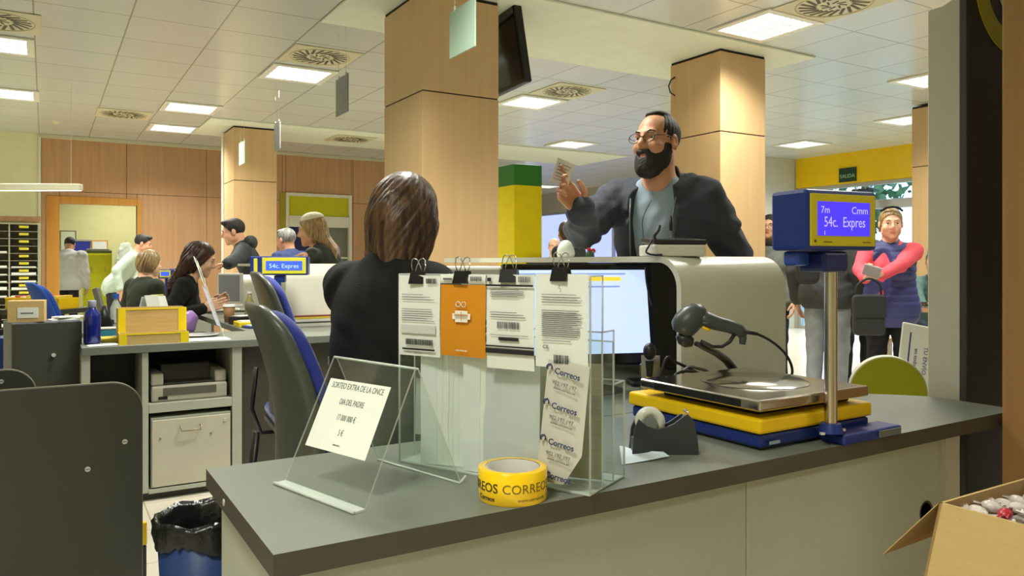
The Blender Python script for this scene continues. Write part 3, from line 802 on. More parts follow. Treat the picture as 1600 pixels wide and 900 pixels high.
# exit sign, fire sign, camera
pe = onu(1324, RU-.02); z0, z1 = zat(284,pe), zat(262,pe)
t = thing('exit_sign', 'dark green sign reading SALIDA on the yellow fascia', 'sign', (RU-.003, pe[1], z0))
MB().box((-.02,-.155,0), (0,.155,z1-z0), M('exit_green', (28,60,40), .4), .003).build('panel', t)
MB().text('SALIDA', .082, M('exit_letters', (150,190,150), .5), frame((-.021,0,(z1-z0)*.4),(0,-1,0),(0,0,1)), bold=.01).build('lettering', t)
pe = onv(1202, 9.2); z0, z1 = zat(322,pe), zat(302,pe)
t = thing('fire_sign', 'small red fire extinguisher sign on the timber strip at the back', 'sign', (pe[0]-.03, 9.198, z0))
MB().box((-.06,-.006,0), (.07,0,z1-z0), M('sign_red', (120,30,24), .5), .002).build('panel', t)
MB().box((-.03,-.009,.03), (.04,-.006,z1-z0-.03), M('off_white', (220,214,200), .5), .002).cyl((.01,-.0095,.05),(.01,-.006,.05),.015,M('sign_red')).build('pictogram', t)
pe = onu(1350,10.75); pe.z = zat(302, pe)
t = thing('security_camera', 'black security camera on an arm under the yellow fascia', 'camera', pe, cyaw(60)); t.scale = (1.35,)*3
m = MB().box((-.05,-.16,-.04), (.05,.12,.045), M('cam_black', (36,38,40), .4), .015); m.build('housing', t)
MB().cyl((0,-.16,0),(0,-.19,0),.03,tvb,.034,16).build('lens', t)
ca = Matrix.Rotation(-t.rotation_euler.z, 3, 'Z') @ Vector((.352/1.35,0,.05)); MB().tube([(0,.05,.03),(0,.05,.06),tuple(ca)], .012, M('cam_black'), 10).build('arm', t)
# trees outside
leaf = M('leaf_green', (70,104,66), .7, noise=.4, nscale=5, bump=.3, bscale=12)
bark = M('bark', (90,74,58), .9, bump=.4)
random.seed(5)
for i, (u, v, h) in enumerate(((16.5,11.5,4.2),(19.0,8.6,5.0),(15.5,4.2,4.0),(18.5,18.5,4.6))):
    lab = ('leafy green street tree outside, behind the left of the yellow fascia','leafy green street tree outside, below the exit sign','leafy green street tree outside, beside the right column','leafy green street tree outside the farthest window')[i]
    t = thing('street_tree', lab, 'tree', (u,v,-.03), 0, 'street trees')
    MB().cyl((0,0,0),(0,0,h*.6),.14,bark,.09,12).build('trunk', t)
    b = bmesh.new()
    for k in range(700):
        a = random.random()*6.28; r = (random.random()**.5)*1.8; z = h*.75+(random.random()-.5)*2.6
        r *= max(.2, 1-abs(z-h*.75)/1.9); s_ = random.uniform(.09,.2)
        c = Vector((r*math.cos(a), r*math.sin(a), z)); n1 = Vector((random.gauss(0,1),random.gauss(0,1),random.gauss(0,1))).normalized(); n2 = n1.orthogonal().normalized()
        n3 = n1.cross(n2)
        vs = [b.verts.new(c+n2*s_), b.verts.new(c+n3*s_*.5), b.verts.new(c-n2*s_), b.verts.new(c-n3*s_*.5)]; b.faces.new(vs)
    b.verts.index_update(); MB().bm(b, leaf).build('foliage', t)
# ============================================================ NEAR COUNTER AND WHAT STANDS ON IT
DESK = .75
lam = M('grey_laminate', (112,117,106), .42, bump=.02, bscale=300)
lam_edge = M('dark_edge_band', (74,70,60), .45)
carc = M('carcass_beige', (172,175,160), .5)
carc2 = M('carcass_beige_darker', (166,170,154), .5)  # slightly darker beige of the left front panel and drawer body
charcoal = M('charcoal_laminate', (58,60,52), .42)
blk = M('black_plastic', (26,27,27), .4, bump=.05, bscale=400)
screw = M('screw_metal', (214,214,206), .35, metal=.4)
paper = M('paper', (222,226,218), .7)
ink = M('ink_grey', (92,94,96), .8); ink_d = M('ink_black', (30,30,32), .7)
cor_b = M('deep_blue', (22,46,120), .38); cor_y = M('counter_yellow', (238,196,10), .35)
clear = acrylic('clear_acrylic', (249,252,250)); clear_e = acrylic('acrylic_edge', (244,250,246), True)

# --- counter: one continuous top on two carcass panels
t = thing('counter', 'long grey topped service counter with beige front across the foreground', 'counter', (.26,1.04,0))
def L(p): return (p[0]-.26, p[1]-1.04)
poly = [(.26,1.04),(.9,1.033),(1.5,1.033),(2.08,1.04),(2.205,1.04),(2.205,1.27),(2.13,1.36),(2.02,1.45),(2.0,1.54),(.26,1.54)]
m = MB(); P_ = [L(p) for p in poly]; n = len(P_)
m.raw([(x,y,DESK) for x,y in P_]+[(x,y,DESK-.035) for x,y in P_], [tuple(range(n)), tuple(reversed(range(n,2*n)))], lam)
m.raw([(x,y,DESK) for x,y in P_]+[(x,y,DESK-.035) for x,y in P_], [(i,(i+1)%n,n+(i+1)%n,n+i) for i in range(n)], lam_edge)
m.build('worktop', t)
xe = onv(1466,1.06)[0]; xs = onv(1163,1.06)[0]
a = L((.285,1.055)); 
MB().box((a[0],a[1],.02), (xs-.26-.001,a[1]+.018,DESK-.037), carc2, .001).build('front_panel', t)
MB().box((xs-.26+.001,a[1],.02), (xe-.26,a[1]+.018,DESK-.037), carc, .001).build('front_panel', t)
MB().box((a[0],a[1]+.019,.0), (a[0]+.018,.485,DESK-.037), carc, .001).build('side_panel', t)
MB().box((xe-.26+.002,a[1]+.0,.0), (xe-.26+.022,.48,DESK-.037), carc, .001).build('side_panel', t)
pc = onv(1447,1.055); zc = zat(800,pc)
MB().lathe([(0,-.001),(.022,-.001),(.027,-.003),(.027,.0),(.0225,.0)], M('grommet', (40,38,34), .5), 24, T=Matrix.Translation((pc[0]-.26,a[1]-.001,zc)) @ rotm(math.pi/2,0,0)).build('cable_grommet', t)
p = onu(350, .26); zz = zat(770, p)
MB().cyl((-.0015,p[1]-1.04,DESK-.018),(.002,p[1]-1.04,DESK-.018),.006,screw).build('screw', t)
# white support panel right of the front
q = onv(1486,1.2)
MB().box((onv(1478,1.10)[0],1.10,0), (onv(1500,1.10)[0],1.12,DESK-.037), M('white_panel', (214,212,200), .5), .002).build('support_board')
o = bpy.data.objects['support_board']; tag(o, 'narrow white board standing under the right end of the counter', 'board')

# clerk's desk behind, carrying the curved customer shelf
t = thing('clerk_desk', 'grey desk under the curved white shelf with the monitor on it', 'desk', (1.0,1.545,0))
MB().box((0,0,DESK-.035), (1.0,1.57,DESK), lam, .002).build('worktop', t)
MB().box((.70,.02,0), (.72,1.53,DESK-.036), carc, .001).build('front_panel', t)
MB().box((.05,1.54,0), (.90,1.558,DESK-.036), carc, .001).build('side_panel', t)

white_lam = M('ivory_shell', (216,216,200), .3, bump=.01)
def hood(loc, ulen, vlen, h, label, r=.095, r2=.0, th=.018, roty=0):
    """waterfall shelf: leg at y=0 rising to h, rounded, running back along +y"""
    t = thing('curved_shelf', label, 'shelf', loc, 0, 'curved white customer shelves')
    out = [(0,0)]; N = 14
    for i in range(N+1):
        a_ = math.pi-i/N*math.pi/2; out.append((r+r*math.cos(a_), h-r+r*math.sin(a_)))
    out.append((vlen, h))
    ri = r-th; inn = [(vlen, h-th)]
    for i in range(N, -1, -1):
        a_ = math.pi-i/N*math.pi/2; inn.append((r+ri*math.cos(a_), h-r+ri*math.sin(a_)))
    inn.append((th, 0)); pol = out+inn; n = len(pol); no = len(out)
    vs = [(0,y,z) for y,z in pol]+[(ulen,y,z) for y,z in pol]
    fs = [tuple(reversed(range(n))), tuple(range(n,2*n))]
    m = MB()
    m.raw(vs, [(i,i+1,n+i+1,n+i) for i in range(no-1)], white_lam, smooth=True)
    m.raw(vs, [(i,i+1,n+i+1,n+i) for i in range(no,n-1)], white_lam, smooth=True)
    m.raw(vs, [(no-1,no,n+no,n+no-1),(n-1,0,n,2*n-1)], white_lam)
    # end faces as strips
    for b in (0, n):
        for i in range(no-1): m.raw(vs, [(b+i,b+i+1,b+n-2-i,b+n-1-i)], white_lam)
    m.build('shell', t); return t
HZ = 1.158-DESK
hood((1.53,1.6,DESK), .44, 1.5, HZ, 'large curved ivory customer shelf over the monitor, right foreground')
MB().box((1.95,1.75,DESK), (1.968,3.08,1.139), M('back_board', (60,60,56), .6), .002).build('shelf_back_board', bpy.data.objects['curved_shelf'])
o = bpy.data.objects['shelf_back_board']; o.location = (-1.53,-1.6,-DESK)

# --- tape roll
p = onz(801, 776, DESK)
t = thing('tape_roll', 'yellow packing tape roll lying on the counter edge, printed in grey letters', 'tape', (p[0],p[1],DESK), cyaw(-6))
R_, H_ = .0575, .052
ty = M('tape_yellow', (252,208,8), .22, coat=.5); tcore = M('tape_core', (190,186,178), .7)
MB().lathe([(R_-.012,0),(R_-.001,0),(R_,.001),(R_,H_-.001),(R_-.001,H_),(R_-.012,H_)], ty, 64).build('tape_winding', t)
MB().lathe([(R_-.0165,.0005),(R_-.0121,.0005),(R_-.0121,H_-.0005),(R_-.0165,H_-.0005),(R_-.0165,.0005)], tcore, 64).build('core', t)
def wrap_text(txt, size, z, ang, mat, m, bold=0):
    vs, fs = text_geo(txt, 'CENTER', bold); out = []
    for (x, y, c) in vs:
        th_ = -math.pi/2+ang+x*size/R_; r = R_+(.0005 if c > 0 else -.0004)
        out.append((r*math.cos(th_), r*math.sin(th_), z+y*size))
    m.raw(out, fs, mat)
ig = M('tape_print', (120,104,28), .5); m = MB()
wrap_text('CORREOS', .021, .027, .42, ig, m); wrap_text('CORREOS', .021, .027, -1.35, M('tape_print_dark', (70,62,30), .5), m, .01)
wrap_text('Correos', .0105, .010, -.95, M('tape_print_dark'), m, .02); wrap_text('www.correos.es', .008, .010, .5, ig, m)
wrap_text('CORREOS', .021, .027, 2.2, ig, m); m.build('lettering', t)

# --- acrylic easel with the lottery notice
A = onz(446,753,DESK); B = onz(571,799,DESK)
TL = Vector((0,0,0)); e = (B-A).normalized(); nn = Vector((-e.y, e.x, 0)); 
if nn.dot(Vector((ST,CT,0))) < 0: nn = -nn
W_ = (B-A).length; hh = .212; dtop = .1025; back = .10
t = thing('sign_easel', 'clear bent acrylic easel holding the white lottery notice', 'sign holder', A, math.atan2(e.y,e.x))
# local frame: x along bottom edge, y away from camera, z up
def slab(m, p, q, r, s_, th, mat, mate):
    p, q, r, s_ = map(Vector, (p,q,r,s_)); n_ = (q-p).cross(s_-p).normalized()*th
    vs = [p,q,r,s_,p+n_,q+n_,r+n_,s_+n_]
    m.raw(vs, [(0,1,2,3),(7,6,5,4)], mat); m.raw(vs, [(0,4,5,1),(1,5,6,2),(2,6,7,3),(3,7,4,0)], mate)
m = MB(); TH_ = .003
slab(m, (0,.0,.001), (W_,.0,.001), (W_,dtop,hh), (0,dtop,hh), TH_, clear, clear_e); m.build('front_sheet', t)
m = MB(); slab(m, (0,dtop+.003,hh), (W_,dtop+.003,hh), (W_,dtop+back,.0015), (0,dtop+back,.0015), TH_, clear, clear_e); m.build('rear_leg', t)
m = MB(); slab(m, (0,-.022,.0005), (W_,-.022,.0005), (W_,.001,.0005), (0,.001,.0005), .003, clear_e, clear_e)
m.tube([(0,-.022,.003),(W_,-.022,.003)], .0028, clear_e, 8); m.build('foot_lip', t)
m = MB(); m.tube([(0,dtop,hh+.001),(W_,dtop,hh+.001)], .0022, clear_e, 8); m.tube([(W_,dtop+back,.002),(W_,dtop+back+.014,.012)], .0022, clear_e, 8); m.tube([(0,dtop+back,.002),(W_,dtop+back,.002)], .0022, clear_e, 8); m.build('bent_edge', t)
# notice on the sheet: intersect pixel rays with the sheet plane
Tl = Matrix.Translation(A) @ Matrix.Rotation(math.atan2(e.y,e.x), 4, 'Z')
def on_plane(px, py, o_, n_):
    c_ = Vector((0,0,CAMZ)); d_ = at(px,py,1)-c_; return c_+d_*((o_-c_).dot(n_)/d_.dot(n_))
pn = (Tl.to_3x3() @ Vector((0,-hh,dtop))).normalized(); po = Tl @ Vector((0,-.001,0))
quad = [on_plane(x,y,po,pn) for x,y in ((481,696),(574,722),(613,606),(519,592))]
cx = (quad[1]-quad[0]+quad[2]-quad[3]); cy = (quad[3]-quad[0]+quad[2]-quad[1])
cen = sum(quad, Vector())/4; w_ = cx.length/2; h_ = cy.length/2
F_ = frame(cen+pn*.0045, cx, cy)
t = thing('lottery_notice', 'white printed notice reading SORTEO EXTRA DE LA ONCE on the clear easel', 'notice', (0,0,0)); t.matrix_world = F_
MB().box((-w_/2,-h_/2,-.0004), (w_/2,h_/2,0), M('notice_paper', (232,238,226), .6)).build('sheet', t)
m = MB(); wt_ = w_*.115
for txt, yy, s_ in (('SORTEO EXTRA DE LA ONCE',.41,.125),('DIA DEL PADRE',.19,.12),('17 000 000 €',-.03,.12),('5 €',-.235,.12),('www.once.es',-.40,.045)):
    m.text(txt, s_*h_*.98, M('notice_ink',(96,100,98),.8), Matrix.Translation((0,yy*h_,.0003)), ext=.0002, sx=.74 if len(txt) > 20 else .68)
m.build('lettering', t)

# --- tall clear leaflet holder, seen from behind
A = onz(624,722,DESK); B = onz(922,776,DESK); e = (B-A).normalized(); W_ = (B-A).length
t = thing('leaflet_holder', 'tall clear stepped acrylic leaflet holder with forms clipped to its back', 'leaflet holder', (A.x,A.y,DESK), math.atan2(e.y,e.x))
HT = Matrix.Translation((A.x,A.y,DESK)) @ Matrix.Rotation(math.atan2(e.y,e.x), 4, 'Z'); HI = HT.inverted()
Dp = .137; tiers = [(0,.367),(.045,.27),(.09,.25),(Dp,.175)]
def edgy(m, pts, r=.0016): 
    for a_, b_ in zip(pts, pts[1:]+pts[:1]): m.tube([a_, b_], r, clear_e, 6)
for i, (y, h) in enumerate(tiers):
    m = MB(); m.raw([(0,y,.003),(W_,y,.003),(W_,y,h),(0,y,h)], [(0,1,2,3)], clear)
    m.raw([(0,y+.0028,.003),(W_,y+.0028,.003),(W_,y+.0028,h),(0,y+.0028,h)], [(3,2,1,0)], clear)
    edgy(m, [(0,y+.0014,.003),(W_,y+.0014,.003),(W_,y+.0014,h),(0,y+.0014,h)], .0016)
    m.build('divider', t)
for x in (0, W_):
    m = MB(); prof = [(0,.003),(Dp,.003),(Dp,.175),(.093,.175),(.093,.27),(.048,.27),(.048,.367),(0,.367)]
    m.raw([(x,a_,b_) for a_,b_ in prof], [tuple(range(len(prof)))], clear); edgy(m, [(x,a_,b_) for a_,b_ in prof], .0016); m.build('side_wall', t)
MB().box((0,0,0), (W_,Dp,.0028), clear_e, .0005).build('base_plate', t)

def hang_card(px0, px1, py0, py1, mat, name, label, y=-.004, cat='form', tilt=0):
    """card hanging on the near face of the tall panel"""
    n_ = HT.to_3x3() @ Vector((0,-1,0)); o_ = HT @ Vector((0,y,0))
    q = [HI @ on_plane(a_,b_,o_,n_) for a_,b_ in ((px0,py1),(px1,py1),(px1,py0),(px0,py0))]
    x0 = (q[0].x+q[3].x)/2; x1 = (q[1].x+q[2].x)/2; z0 = (q[0].z+q[1].z)/2; z1 = (q[2].z+q[3].z)/2
    o = thing(name, label, cat, HT @ Vector(((x0+x1)/2,y,z0)), math.atan2(e.y,e.x)); w = x1-x0; h = z1-z0
    g = []
    for i in range(13):
        tt = i/12; row = []
        for j in range(5):
            row.append(((j/4-.5)*w, -.0015-.004*math.sin(tt*2.5)*(1-tt)*1.0, h*tt))
        g.append(row)
    MB().sheet(g, .0005, mat).build('sheet', o); return o, w, h
def printed(o, w, h, items):
    m = MB()
    for it in items:
        if it[0] == 'line': _, x0, x1, y, th, mt = it; m.box((x0*w,-.0072,y*h-th*h/2), (x1*w,-.0066,y*h+th*h/2), mt)
        elif it[0] == 'code':
            _, x0, x1, y0, y1, mt = it; x = x0; rnd = random.Random(int(y0*1000))
            while x < x1:
                b_ = rnd.choice((.008,.014,.02)); m.box((x*w,-.0072,y0*h), (min(x+b_,x1)*w,-.0066,y1*h), mt); x += b_+rnd.choice((.01,.016))
        elif it[0] == 'text': _, s_, x, y, sz, mt = it; m.text(s_, sz*w, mt, frame((x*w,-.0066,y*h),(1,0,0),(0,0,1)), ext=.0004)
    m.build('print', o)
def para(y1, y0, n, x0=-.4, x1=.4, th=.006, seed=1):
    r = random.Random(seed); return [('line', x0, x1-(r.random()*.12 if i % 4 else .3*r.random()), lerp(y1,y0,i/max(1,n-1)), th, ink) for i in range(n)]
o, w, h = hang_card(625,689,430,556, paper, 'clipped_form', 'white form with a barcode clipped at the left end of the holder')
printed(o, w, h, para(.76,.70,3,seed=2)+para(.58,.44,6,seed=3)+[('line',-.42,.42,.33,.1,M('print_tint',(196,200,194),.8)),('code',.2,.44,.90,.96,ink_d),('code',-.3,.36,.14,.21,ink_d),('line',-.38,.4,.085,.022,ink_d),('line',-.1,.1,.04,.006,ink)])
o, w, h = hang_card(690,760,445,557, M('amber_card', (206,134,22), .5), 'clipped_leaflet', 'amber leaflet with white emblem clipped second from the left', cat='leaflet')
m = MB(); wc = M('print_white', (236,232,216), .7)
for sx in (-.07,.05): MB().tube([(sx*w+.05*w*math.cos(k),-.0075,.73*h+.035*h*math.sin(k)) for k in np.linspace(0,6.28,18)], .0007, wc, 6).build('emblem_ring', o)
m.box((-.2*w,-.0078,.52*h), (.2*w,-.0068,.60*h), wc, .001).box((-.14*w,-.0078,.48*h), (.14*w,-.0068,.64*h), wc, .001).box((-.16*w,-.0082,.575*h), (.16*w,-.0076,.585*h), M('amber_card')).box((-.006*w,-.0082,.5*h), (.006*w,-.0076,.63*h), M('amber_card'))
m.build('emblem', o); m = MB(); m.text('correos.es', .06*w, wc, frame((0,-.0072,.09*h),(1,0,0),(0,0,1))); m.build('lettering', o)
o, w, h = hang_card(689,760,429,443, paper, 'form_strip', 'white strip with barcode showing above the amber leaflet', y=-.0015); printed(o, w, h, [('code',.2,.44,.3,.8,ink),('line',-.4,-.2,.5,.2,ink)])
o, w, h = hang_card(762,836,429,577, paper, 'clipped_form', 'white form with black bars clipped third from the left')
printed(o, w, h, [('line',-.5,.5,.885,.02,ink_d),('code',.2,.45,.92,.98,ink),('line',-.46,-.38,.945,.04,ink_d)]+para(.84,.77,5,seed=5)+para(.60,.55,3,seed=6)+[('code',-.25,.22,.43,.50,ink),('line',-.22,.2,.32,.035,ink_d),('line',-.5,.52,.24,.016,ink_d),('line',-.5,.52,.19,.05,ink_d),('line',-.4,.4,.36,.005,ink)])
o, w, h = hang_card(838,920,428,575, paper, 'clipped_form', 'white closely printed form clipped at the right end of the holder')
printed(o, w, h, para(.78,.70,4,-.36,.4,seed=7)+para(.61,.34,14,-.36,.42,.007,seed=8)+[('line',-.35,.2,.29,.006,ink),('text','CE',-.28,.22,.09,ink_d),('code',-.12,.16,.05,.14,ink_d),('text','Z',-.02,.86,.07,ink)])

# binder clips
def make_clip():
    t = thing('binder_clip', '', 'binder clip', group='binder clips on the leaflet holder')
    MB().prism([(-.012,-.012),(.012,-.012),(.004,.011),(-.004,.011)], -.016, .016, M('clip_black', (22,22,22), .3), T=rotm(0,0,0) @ Matrix(((0,0,1,0),(1,0,0,0),(0,1,0,0),(0,0,0,1)))).build('body', t)
    for s_ in (-1, 1):
        pts = [(-.010,s_*.003,.009),(-.010,s_*.009,.022),(-.006,s_*.013,.034),(0,s_*.0145,.037),(.006,s_*.013,.034),(.010,s_*.009,.022),(.010,s_*.003,.009)]
        MB().tube(pts, .0011, M('clip_wire', (190,190,186), .2, metal=1), 6).build('wire_handle', t)
    return t
c0 = make_clip()
for i, (px, py, lab) in enumerate(((653,437,'first black binder clip from the left, gripping the barcode form'),(722,436,'second black binder clip, above the amber leaflet'),(795,434,'third black binder clip, above the form with black bars'),(876,432,'fourth black binder clip, gripping the closely printed form'))):
    o = c0 if i == 0 else copy_tree(c0)
    n_ = HT.to_3x3() @ Vector((0,-1,0)); p = HI @ on_plane(px,py,HT @ Vector((0,-.002,0)),n_)
    o.location = HT @ Vector((p.x, .0, p.z+.004)); o.rotation_euler = (0,0,math.atan2(e.y,e.x)+(.1,-.05,.15,-.1)[i]); o['label'] = lab

# papers standing in the holder
def stand_sheet(name, label, pts, mat, th=.0006, cat='paper', hold=None):
    g = [[HT @ Vector(p) for p in row] for row in pts]
    c = Vector((0,0,0)); n_ = 0
    for r_ in g:
        for p in r_: c += p; n_ += 1
    c /= n_; c.z = min(p.z for r_ in g for p in r_)
    o = MB().sheet([[p-c for p in r_] for r_ in g], th, mat).build(name, loc=c); return tag(o, label, cat, hold)
rnd = random.Random(3)
env = M('envelope_white', (240,238,232), .65); env2 = M('plastic_sleeve', (236,234,236), .3)
for i in range(16):
    x0 = .05+i*.011+rnd.uniform(-.002,.002); x1 = x0+.034; zt = .235+rnd.uniform(-.02,.02)
    pts = [[(x0+(x1-x0)*k/3+.0015*math.sin(z*9+i), .0062+.003*(i%9)+.006*k/3, .004+z*(zt-.004)+.01*k/3*(z)) for k in range(4)] for z in (0,.33,.66,1)]
    stand_sheet('upright_envelope', 'thin white envelope edges packed upright behind the amber leaflet', pts, env if i % 3 else env2, .0016, 'envelope', 'upright envelopes in the left pocket')
stand_sheet('plastic_sleeve', 'translucent white plastic sleeve standing behind the third clipped form',
            [[(.19+.12*k/4, .012+.004*z+.002*math.sin(k),   .006+z*.2) for k in range(5)] for z in (0,.25,.5,.75,1)], M('sleeve_film', (224,224,228), .35, alpha=.85), .001, 'sleeve')
stand_sheet('printed_letter', 'beige printed letter standing in the right pocket of the holder',
            [[(.27+.125*k/4, .053+.03*k/4, .005+z*.205) for k in range(5)] for z in (0,.5,1)], M('letter_beige', (196,186,168), .7, noise=.12, nscale=60, stretch=(.2,.2,9)), .002, 'letter')
stand_sheet('grey_envelope', 'grey card with blurred printing lying behind the clear easel',
            [[(.01+.17*k/4, .036+.004*z, .05+z*.11) for k in range(5)] for z in (0,.5,1)], M('grey_card', (178,176,168), .7), .002, 'card')
# long printed strip hanging out of the holder
n_ = HT.to_3x3() @ Vector((0,-1,0)); o_ = HT @ Vector((0,-.012,0))
def hp(px, py, y):
    return HI @ on_plane(px,py,HT @ Vector((0,y,0)),n_)
rows = []
for tt in np.linspace(0,1,13):
    yy = lerp(565,752,tt); xl = lerp(857,838,tt); xr = lerp(922,905,tt) if tt < .75 else lerp(lerp(922,905,.75),880,(tt-.75)/.25)
    y = -.006-.005*tt; a_ = hp(xl,yy-4,y); b_ = hp(xr,yy+8-(10*max(0,tt-.75)),y-.003*tt)
    rows.append([Vector(a_.lerp(b_, k/4))+Vector((0,-.004*math.sin(k/4*math.pi),0)) for k in range(5)])
cen = HT @ Vector((rows[6][2].x, rows[6][2].y, min(p.z for r_ in rows for p in r_)))
t = thing('label_strip', 'grey strip of repeated blue printed labels hanging down the holder', 'label strip', cen, math.atan2(e.y,e.x))
ci = HI @ cen
MB().sheet([[p-ci for p in r_] for r_ in rows], .0008, M('strip_paper', (196,194,182), .6)).build('strip', t)
m = MB(); navy = M('print_navy', (52,60,96), .7)
for k, py in enumerate((580,634,690,741)):
    a_ = hp(866-k*5,py-3,-.0062-.005*(py-565)/187-.003); b_ = hp(913-k*5,py+12,-.0062-.005*(py-565)/187-.006)
    ex = (b_-a_); c_ = (a_+b_)/2-ci+Vector((0,-.006,0)); ey = Vector((ex.z*-.15,0,1))
    Fm = frame(c_, ex, ey); m.text('Correos', .0145, navy, Fm, ext=.0005, bold=.02)
    cc = c_-ex.normalized()*.036
    m.tube([cc+Vector((.005*math.cos(q_),0,.005*math.sin(q_)+.003)) for q_ in np.linspace(-.6,4,10)], .0013, navy, 6).tube([cc+Vector((-.004,0,.002)),cc+Vector((.003,0,.009))], .001, navy, 6)
    if k < 3:
        m.text('902 197 197', .0095, ink, frame(c_+Vector((-.006,0,-.019)), ex, ey), ext=.0005).text('www.correos.es', .0065, ink, frame(c_+Vector((-.006,0,-.028)), ex, ey), ext=.0005)
m.build('lettering', t)

# --- curled sheet on the counter
rows = []
c4 = [onz(972,727,DESK), onz(1046,716,DESK), onz(1036,716,DESK), onz(968,697,DESK)]
for i in range(8):
    s_ = i/7; row = []
    for j in range(8):
        q_ = j/7; p = (c4[0].lerp(c4[1], q_)).lerp(c4[3].lerp(c4[2], q_), s_); p.z = DESK+.001+.012*q_**2*(.3+.7*s_)
        row.append(p)
    rows.append(row)
c = c4[0].copy(); o = MB().sheet([[p-c for p in r_] for r_ in rows], .0006, M('blue_white_paper', (214,226,234), .6, noise=.06, nscale=200)).build('curled_sheet', loc=c)
tag(o, 'curled pale blue sheet of paper between the holder and tape dispenser', 'paper')

# --- tape dispenser
a = onz(988,711,DESK); b = onz(1092,711,DESK)
e2 = (b-a).normalized(); Ld = (b-a).length
t = thing('tape_dispenser', 'dark grey desk tape dispenser in front of the yellow scale', 'tape dispenser', a, math.atan2(e2.y,e2.x))
prof = [(0,0),(Ld,0),(Ld*.985,.03),(Ld*.93,.068),(Ld*.84,.082),(Ld*.80,.080),(Ld*.62,.062),(Ld*.48,.054),(Ld*.38,.05),(Ld*.22,.058),(Ld*.10,.072),(Ld*.03,.05)]
MB().prism(prof, 0, .006, M('dispenser_grey', (52,54,58), .45), axis='y').prism([(x*.98+.001,z*.9) for x,z in prof], .048, .054, M('dispenser_grey'), axis='y').box((.003,.006,0), (Ld*.96,.048,.03), M('dispenser_grey'), .004).box((Ld*.8,.006,.03), (Ld*.93,.048,.074), M('dispenser_grey'), .006).build('body', t)
MB().lathe([(.012,-.009),(.03,-.009),(.03,.009),(.012,.009),(.012,-.009)], M('tape_clear_roll', (206,208,190), .2), 32, T=Matrix.Translation((Ld*.3,.027,.062)) @ rotm(math.pi/2,0,0)).build('tape_reel', t)
MB().cyl((Ld*.3,.008,.062),(Ld*.3,.046,.062),.0125,M('reel_hub',(110,120,110),.4)).build('hub', t)
MB().box((Ld*.84,.01,.081), (Ld*.87,.044,.086), chrome, .001).build('cutter', t)

# --- parcel scale
sc = onz(1192,706,DESK)            # nearest bottom corner of the base
t = thing('parcel_scale', 'yellow and blue parcel scale with a steel plate on the counter', 'scale', (sc.x-.005,sc.y+.002,DESK), math.radians(0))
# orientation: edge directions from the base corner
r_c = onz(1405,665,DESK); e3 = Vector((r_c.x-sc.x, r_c.y-sc.y, 0)).normalized(); t.rotation_euler = (0,0,math.atan2(e3.y,e3.x))
SW, SD = .37, .35
MB().box((0,0,.006), (SW,SD+.05,.034), cor_b, .006).box((.01,.01,0), (SW-.01,SD-.01,.006), blk).build('base', t)
MB().box((-.008,-.006,.036), (SW+.004,SD+.055,.068), cor_y, .006).build('yellow_casing', t)
MB().box((.03,.03,.068), (SW-.03,SD-.03,.084), blk, .004).build('load_support', t)
steel = M('plate_steel', (196,192,184), .16, metal=1, bump=.02, bscale=20)
x0, x1, y0, y1 = -.015, SW-.015, -.012, SD+.005
MB().box((x0,y0,.084), (x1,y1,.108), steel, .006, seg=3).lathe([(0,.1135),(.115,.1132),(.125,.1088)], steel, 48, T=Matrix.Translation((SW/2,SD/2,0))).build('weighing_plate', t)
MB().box((-.0172,.04,.088), (-.0152,SD-.05,.104), blk).build('plate_seal', t)
MB().box((.02,-.009,.014), (.05,-.0062,.020), M('rating_plate', (150,160,170), .4)).build('foot_label', t)
MB().box((.19,-.062,.0), (.40,-.001,.022), cor_b, .005).box((.31,-.0655,.004), (.39,-.0625,.019), M('grey_green', (96,104,96), .5), .001).build('column_foot', t)
# pole and display
TI = Matrix.Translation(t.location) @ Matrix.Rotation(t.rotation_euler.z, 4, 'Z')
pb = TI.inverted() @ onz(1299,672,DESK+.012)
pb.y = -.034
for k_ in range(60):
    w_p = TI @ pb; X_ = CT*w_p.x-ST*w_p.y; Y_ = ST*w_p.x+CT*w_p.y; pb.x += (1298-(800+FPX*X_/Y_))/FPX*Y_*.7; 
m = MB(); m.cyl((pb.x,pb.y,.026),(pb.x,pb.y,.046),.026,cor_b,.02,24); m.build('pole_collar', t)
ptop = (1.14-(392-HORIZ)/FPX*(ST*(TI@pb).x+CT*(TI@pb).y))-DESK
MB().cyl((pb.x,pb.y,.046),(pb.x,pb.y,ptop-.02),.0135,M('pole_chrome',(190,180,168),.22,metal=1),None,24).build('pole', t)
for sx in (-.035,.035): MB().cyl((pb.x+sx,pb.y-.005,.026),(pb.x+sx,pb.y-.005,.03),.006,screw).build('screw', t)
